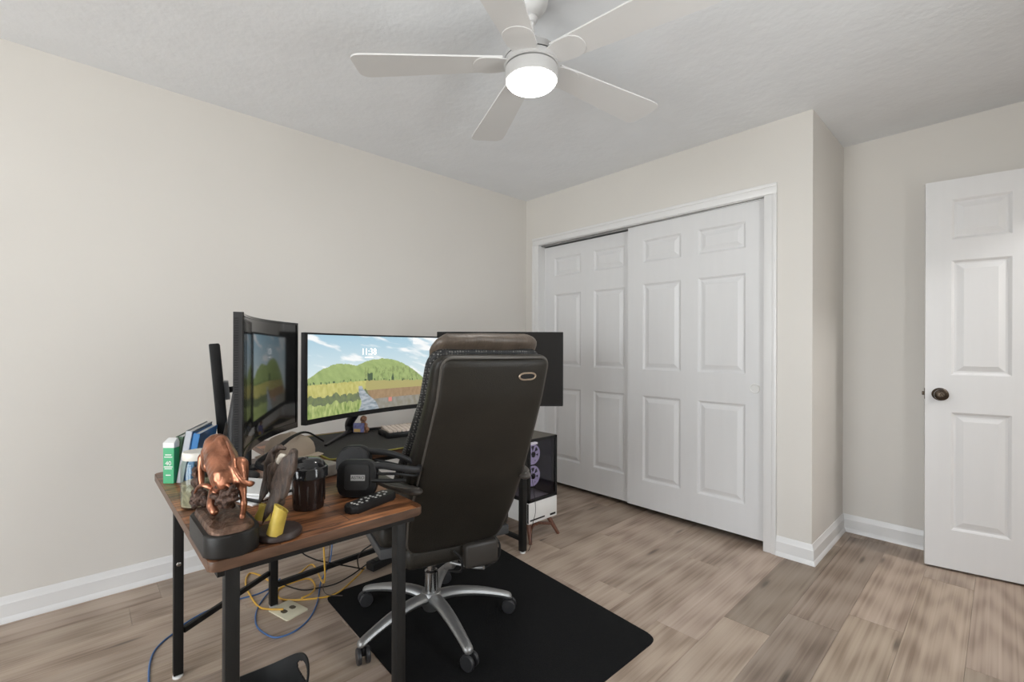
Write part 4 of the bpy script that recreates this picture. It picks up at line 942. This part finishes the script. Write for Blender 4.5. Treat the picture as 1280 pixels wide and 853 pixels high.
for k in range(5):
    a = math.radians(-83 - 75 + 72 * k); c, s = math.cos(a), math.sin(a); R0 = .33
    b = bmesh.new(); pts = [(.02, .108), (.10, .116), (.20, .106), (.29, .085), (R0 + .004, .070), (R0 + .006, .062)]
    tube(b, [(c * r, s * r, z) for r, z in pts], [.030, .027, .024, .020, .019, .016], 12, 5, .72); obj('base_arm', b, SILVER, CH)
    sw = a + (1.2, .5, -.4, 2.0, .9)[k]
    Mc_ = Matrix.Translation((c * R0, s * R0, 0)) @ Matrix.Rotation(sw, 4, 'Z')
    b = bmesh.new(); rbox(b, (-.018, -.006, .030), (.020, .006, .060), .003, 2, Mc_); tube(b, [Mc_ @ Vector((0, 0, .035)), Mc_ @ Vector((0, 0, .066))], .006, 10); cs = obj('caster', b, BLACKP, CH)
    for sgn in (-1, 1):
        b = bmesh.new(); lathe(b, [(.0, .0), (.012, 0), (.022, .002), (.0275, .003), (.029, .006), (.029, .014), (.0265, .017), (.010, .018), (0, .018)], 24, Mc_ @ Matrix.Translation((.008, sgn * .006, .029)) @ Matrix.Rotation(-sgn * PI / 2, 4, 'X')); obj('wheel', b, pm('caster_black', (.03, .03, .032), .4), cs)
for sg in (-1, 1):
    arm = bmesh.new(); X = sg * .232
    tube(arm, [(X - sg * .044, -.450, .697), (X - sg * .030, -.425, .694), (X + sg * .018, -.30, .687), (X + sg * .045, -.16, .690), (X + sg * .06, .02, .700), (X + sg * .058, .10, .695)], [.004, .022, .028, .030, .030, .020], 14, 6, .62)
    ar = obj('armrest', arm, pm('worn_taupe_leather', (.06, .052, .045), .42, var=.12, spec=.35), CH)
    b = bmesh.new(); tube(b, [(X - sg * .036, -.44, .705), (X + sg * .010, -.385, .699), (X + sg * .040, -.30, .694), (X + sg * .072, -.16, .697), (X + sg * .088, .02, .706)], .0032, 6, 5); obj('arm_piping', b, pm('pale_piping', (.15, .135, .12), .4), ar)
    b = bmesh.new(); tube(b, [(X + sg * .058, .02, .690), (X + sg * .065, .05, .58), (X + sg * .055, .04, .46), (X + sg * -.02, .03, .40)], [.020, .018, .018, .016], 10, 5, 1.4); obj('arm_support', b, SILVER, CH)

# chair mat
cm = bmesh.new(); prism(cm, roundq([(0.705, -2.055), (1.885, -2.100), (1.897, -1.197), (0.745, -1.095)], .05), 0, .004, .0015, 1)
tag(obj('chair_mat', cm, CARPET), 'charcoal carpet mat on the floor under the office chair', 'mat')

# ------------------------------------------------------------------ computer on its walnut legged stand
PX0, PX1, PY0, PY1 = 0.50, 0.940, -0.939, -0.685
sd = thing('computer_stand', 'white low stand on splayed walnut legs under the computer', 'stand', ((PX0 + PX1) / 2, (PY0 + PY1) / 2, 0))
b = bmesh.new(); rbox(b, (PX0, PY0, .112), (PX1, PY1, .237), .003); sbx = obj('white_box', b, WHITEP, sd, world=True)
b = bmesh.new(); box(b, (PX1 + .0002, PY0 + .012, .128), (PX1 + .0012, PY0 + .14, .137)); box(b, (PX1 + .0002, PY1 - .065, .124), (PX1 + .0012, PY1 - .015, .136)); obj('vent_slot', b, BLACKP, sbx, world=True, smooth=False)
b = bmesh.new(); box(b, (PX1 - .012, PY0 - .0012, .118), (PX1 - .0002, PY0 - .0002, .232)); obj('edge_strip', b, BLACKP, sbx, world=True, smooth=False)
cxm, cym = (PX0 + PX1) / 2, (PY0 + PY1) / 2
for sx in (-1, 1):
    for sy in (-1, 1):
        b = bmesh.new(); p = Vector((cxm + sx * .175, cym + sy * .085, .113)); q = Vector((cxm + sx * .235, cym + sy * .125, 0)); tube(b, [p, q], [.016, .010], 12); obj('leg', b, WALNUT, sd, world=True)
b = bmesh.new(); z = .06
for sx in (-1, 1): tube(b, [(cxm + sx * .203, cym - .104, z), (cxm + sx * .16, cym, z + .012), (cxm + sx * .203, cym + .104, z)], .009, 10, 5)
tube(b, [(cxm - .17, cym, z + .012), (cxm + .17, cym, z + .012)], .009, 10); obj('stretcher', b, WALNUT, sd, world=True)
pc_ = thing('desktop_computer', 'black desktop computer with smoked glass front and glowing fans', 'computer', (cxm, cym, .237))
b = bmesh.new(); Z0, Z1 = .2375, .613; t = .016
for y0 in (PY0, PY1 - t):
    box(b, (PX1 - t, y0, Z0), (PX1, y0 + t, Z1)); box(b, (PX0, y0, Z0), (PX0 + t, y0 + t, Z1))
    box(b, (PX0, y0, Z0), (PX1, y0 + t, Z0 + t)); box(b, (PX0, y0, Z1 - t), (PX1, y0 + t, Z1))
for x0 in (PX0, PX1 - t):
    box(b, (x0, PY0, Z0), (x0 + t, PY1, Z0 + t)); box(b, (x0, PY0, Z1 - t), (x0 + t, PY1, Z1))
obj('frame', b, BLACKP, pc_, world=True, smooth=False)
b = bmesh.new(); box(b, (PX0 + .004, PY0 + .004, Z1 - .006), (PX1 - .004, PY1 - .004, Z1 + .002)); obj('top_panel', b, MESHG, pc_, world=True, smooth=False)
b = bmesh.new(); box(b, (PX0 + .01, PY1 - .03, Z0 + .01), (PX1 - .02, PY1 - .012, Z1 - .01)); box(b, (PX0 + .004, PY0 + .01, Z0 + .01), (PX0 + .012, PY1 - .01, Z1 - .01)); obj('back_tray', b, pm('pc_inside_grey', (.06, .06, .065), .5), pc_, world=True, smooth=False)
b = bmesh.new(); box(b, (PX1 - .006, PY0 + t, Z0 + t), (PX1 - .002, PY1 - t, Z1 - t)); obj('glass_pane', b, SMOKE, pc_, world=True, smooth=False)
b = bmesh.new(); box(b, (PX0 + t, PY0 + .002, Z0 + t), (PX1 - t, PY0 + .006, Z1 - t)); obj('glass_pane', b, SMOKE, pc_, world=True, smooth=False)
b = bmesh.new(); rbox(b, (PX0 + .08, PY0 + .05, .33), (PX1 - .13, PY1 - .035, .375), .004, 1); obj('graphics_card', b, DGREY, pc_, world=True)
FANE = pm('lilac_glowing_fan', (.42, .38, .52), .4, emit=(.62, .56, .80), estr=.30)
for fz in (.355, .490):
    Mfn = Matrix.Translation((PX1 - .10, PY1 - .115, fz)) @ Matrix.Rotation(PI / 2, 4, 'Y')
    b = bmesh.new(); tube(b, [Mfn @ Vector((.058 * math.cos(a), .058 * math.sin(a), 0)) for a in [2 * PI * k / 28 for k in range(28)]], .006, 8, closed=True); fn = obj('cooling_fan', b, FANE, pc_, world=True)
    b = bmesh.new(); lathe(b, [(.018, -.008), (.018, .008), (.0, .010)], 18, Mfn)
    obj('fan_hub', b, DGREY, fn, world=True)
    b = bmesh.new()
    for k in range(7):
        rbox(b, (.016, -.014, -.002), (.054, .014, .002), .0008, 1, Mfn @ Matrix.Rotation(2 * PI * k / 7, 4, 'Z') @ Matrix.Rotation(.5, 4, 'X'))
    obj('fan_blades', b, FANE, fn, world=True)
b = bmesh.new(); box(b, (PX1 - .12, PY0 + .06, Z1 - .045), (PX1 - .04, PY0 + .12, Z1 - .035)); obj('status_light', b, pm('white_led_bar', (.8, .8, .8), .4, emit=(1, 1, 1), estr=.6), pc_, world=True, smooth=False)

# ------------------------------------------------------------------ floor things and cables
pcn = [on(337, 765.5), on(361, 778.5), on(383.5, 762.5), on(360, 750)]
wp = thing('outlet_plate', 'ivory duplex outlet plate lying loose on the floor', 'outlet plate', sum(pcn, Vector()) / 4)
px_ = (pcn[1] - pcn[0]); Mw = frame_M((sum(pcn, Vector()) / 4), px_, Vector((-px_.y, px_.x, 0)))
b = bmesh.new(); hx = px_.length / 2; hy = (pcn[2] - pcn[1]).length / 2; prism(b, rpoly(-hx, -hy, hx, hy, .005), 0, .006, .002, 2); b.transform(Mw); pw = obj('plate', b, IVORY, wp, world=True)
for y in (-.020, .020):
    b = bmesh.new(); prism(b, [(.0165 * math.cos(a), y + .0135 * max(-.85, min(.85, math.sin(a)))) for a in [2 * PI * k / 20 for k in range(20)]], .0055, .0068); b.transform(Mw); obj('socket_hole_shade', b, pm('socket_shadow', (.10, .08, .05), .7), wp, world=True)  # thin dark insets, shade of the socket openings put into their colour
def cable(name, label, pts, r, m, grp=None):
    b = bmesh.new(); tube(b, pts, r, 8, 6); return tag(obj(name, b, m, ang=80), label, 'cable', grp)
fl = lambda L, r, lift=None: [on(u, v, r + (0.0 if lift is None else lift[i])) + Vector((0, 0, 0)) for i, (u, v) in enumerate(L)]
r = .0042
cable('yellow_cable', 'yellow cable hanging from the desk and looping into the outlet plate',
      [Vector((.70, -2.07, .66))] + [Vector((.70, -2.06, .30)), Vector((.69, -2.05, .06))] + fl([(391, 706), (373, 718), (352, 727), (338, 727), (326, 720), (312, 717), (307, 729), (313, 745), (324, 759), (338, 762)], r, [0, 0, .012, .014, 0, 0, 0, 0, 0, .008]) + [on(354, 762, .012)], r, CYEL)
cable('yellow_cable', 'second yellow cable curling on the floor past the desk leg to the mat',
      fl([(377, 748), (389, 742), (394, 733), (387, 724), (370, 727), (350, 736), (347, 745), (356, 750), (383, 749.5), (419, 743), (445, 722), (456, 710)], r, [.012, .011, 0, 0, .010, 0, 0, .0, .0, .0, .010, .012]), r, CYEL)
r = .0034
cable('blue_cable', 'blue cable running along the floor towards the front desk leg',
      fl([(186, 880), (186, 853), (187, 832), (192, 816), (203, 803), (217, 792), (231, 780), (253, 767), (276, 757), (300, 749), (322, 743), (338, 735), (346, 728)], r, [0] * 11 + [.002, .004]), r, CBLU)
cable('blue_cable', 'blue cable looping wide around the ivory outlet plate',
      fl([(350, 724), (341, 735), (327, 752), (320, 767), (321, 783), (334, 794), (348, 797), (369, 789), (387, 773), (397, 752), (401, 728)], r, [.010, .006] + [0] * 8 + [.012]) + [Vector((.60, -1.98, .14)), Vector((.50, -1.93, .45)), Vector((.49, -1.92, .66))], r, CBLU)
r = .0032
cable('black_cable', 'thin black cable drooping under the desk by the yellow cable',
      [Vector((.62, -2.18, .60)), Vector((.64, -2.13, .32)), on(376, 688, .20), on(392, 699, .16), on(412, 704, .12), on(440, 709, .06), on(455, 712, .016)], r, BLACKP)
cable('black_cable', 'black cable lying across the yellow loop under the desk',
      fl([(348, 728), (362, 734), (380, 738), (400, 735), (420, 730), (440, 719), (458, 706), (470, 699)], r, [.018, .012, .012, .004, .010, .018, .02, .02]), r, BLACKP)
cable('brown_cable', 'very thin brown cable hanging from the desk to the mat corner',
      [Vector((.72, -2.02, .66)), on(412, 690, .25), on(408, 706, .14), on(405, 725, .05)] + fl([(404, 737), (410, 744), (428, 745)], .0022, [.012, .012, .012]), .0022, pm('brown_wire', (.07, .045, .035), .5))
cable('black_cable', 'black cable standing up in a small arch behind the low rail',
      [on(449, 713, .02), on(447, 700, .10), on(452, 690, .16), on(466, 680, .20), on(480, 671, .22), Vector((.55, -1.55, .40)), Vector((.53, -1.5, .66))], r, BLACKP)
cable('thin_wire', 'thin wire trailing down beside the far desk leg',
      [Vector((.955, -.99, .66)), at(669, 628, 2.62), at(666, 655, 2.62), on(661, 688, .003), on(640, 699, .003), on(636, 699, .012)], .0015, BLACKP)
pb_ = thing('power_strip', 'black power strip lying under the desk behind the chair base', 'power strip', on(478, 708, 0))
q0 = on(462, 716, .0); q1 = on(506, 694, .0); Mpb = frame_M((q0 + q1) / 2, q1 - q0, Vector((-(q1 - q0).y, (q1 - q0).x, 0)))
b = bmesh.new(); L_ = (q1 - q0).length / 2; rbox(b, (-L_, -.03, .008), (L_, .03, .048), .006, 2, Mpb); obj('strip_body', b, BLACKP, pb_, world=True)
b = bmesh.new()
for k in range(4): rbox(b, (-L_ * .8 + k * L_ * .45, -.020, .0475), (-L_ * .8 + k * L_ * .45 + .035, .020, .070 if k % 2 else .052), .003, 1, Mpb)
obj('plug', b, BLACKP, pb_, world=True)

# black flexible tub with a handle hole (only its handle corner shows)
tub = thing('black_tub', 'black flexible tub with a cut out handle under the desk corner', 'tub', (1.472, -2.559, 0))
b = bmesh.new(); N, NZ = 260, 90; hv = (RT * .75 + FW * .66).normalized(); hc = on(382, 818, .28) - hv * .14; cx, cy = hc.x, hc.y
hdir = math.atan2(hv.y, hv.x)
def rim(a):
    k = abs((a - hdir + PI) % (2 * PI) - PI); k2 = abs((a - hdir) % (2 * PI) - PI)
    return .200 + .075 * math.exp(-(k / .80) ** 2) + .075 * math.exp(-(k2 / .80) ** 2)
rows = []
for j in range(NZ + 1):
    row = []
    for i in range(N):
        a = 2 * PI * i / N; t = j / NZ; z = .003 + (rim(a) - .003) * t; rr = .108 + .035 * t
        row.append(b.verts.new((cx + rr * math.cos(a), cy + rr * math.sin(a), z)))
    rows.append(row)
for j in range(NZ):
    for i in range(N):
        a = 2 * PI * (i + .5) / N; zc = (rows[j][i].co.z + rows[j + 1][i].co.z) / 2; k = (a - hdir + PI) % (2 * PI) - PI; k2 = (a - hdir) % (2 * PI) - PI
        if (min(abs(k), abs(k2)) / .30) ** 2 + ((zc - .236) / .020) ** 2 < 1: continue
        b.faces.new((rows[j][i], rows[j][(i + 1) % N], rows[j + 1][(i + 1) % N], rows[j + 1][i]))
b.faces.new(rows[0][::-1])
bmesh.ops.recalc_face_normals(b, faces=b.faces)
bmesh.ops.solidify(b, geom=b.faces[:], thickness=.004)
obj('tub_wall', b, pm('black_rubber', (.010, .010, .010), .55, var=.1), tub, world=True)

# spring door stop on the baseboard behind the open door
dsn = thing('door_stop', 'small dark spring door stop on baseboard behind the door', 'door stop', (2.56, YB - .012, .055))
b = bmesh.new(); lathe(b, [(.009, 0), (.009, .004), (.005, .006)], 12, Matrix.Translation((2.56, YB - .0115, .055)) @ Matrix.Rotation(PI / 2, 4, 'X')); obj('mount', b, BRONZE, dsn, world=True)
b = bmesh.new(); tube(b, [Vector((2.56 + .005 * math.cos(k * .9), YB - .016 - k * .0011, .055 + .005 * math.sin(k * .9))) for k in range(56)], .0011, 5); obj('spring', b, BRONZE, dsn, world=True)
b = bmesh.new(); lathe(b, [(.006, 0), (.008, .004), (.007, .012), (0, .013)], 12, Matrix.Translation((2.56, YB - .076, .055)) @ Matrix.Rotation(PI / 2, 4, 'X')); obj('rubber_tip', b, BLACKP, dsn, world=True)
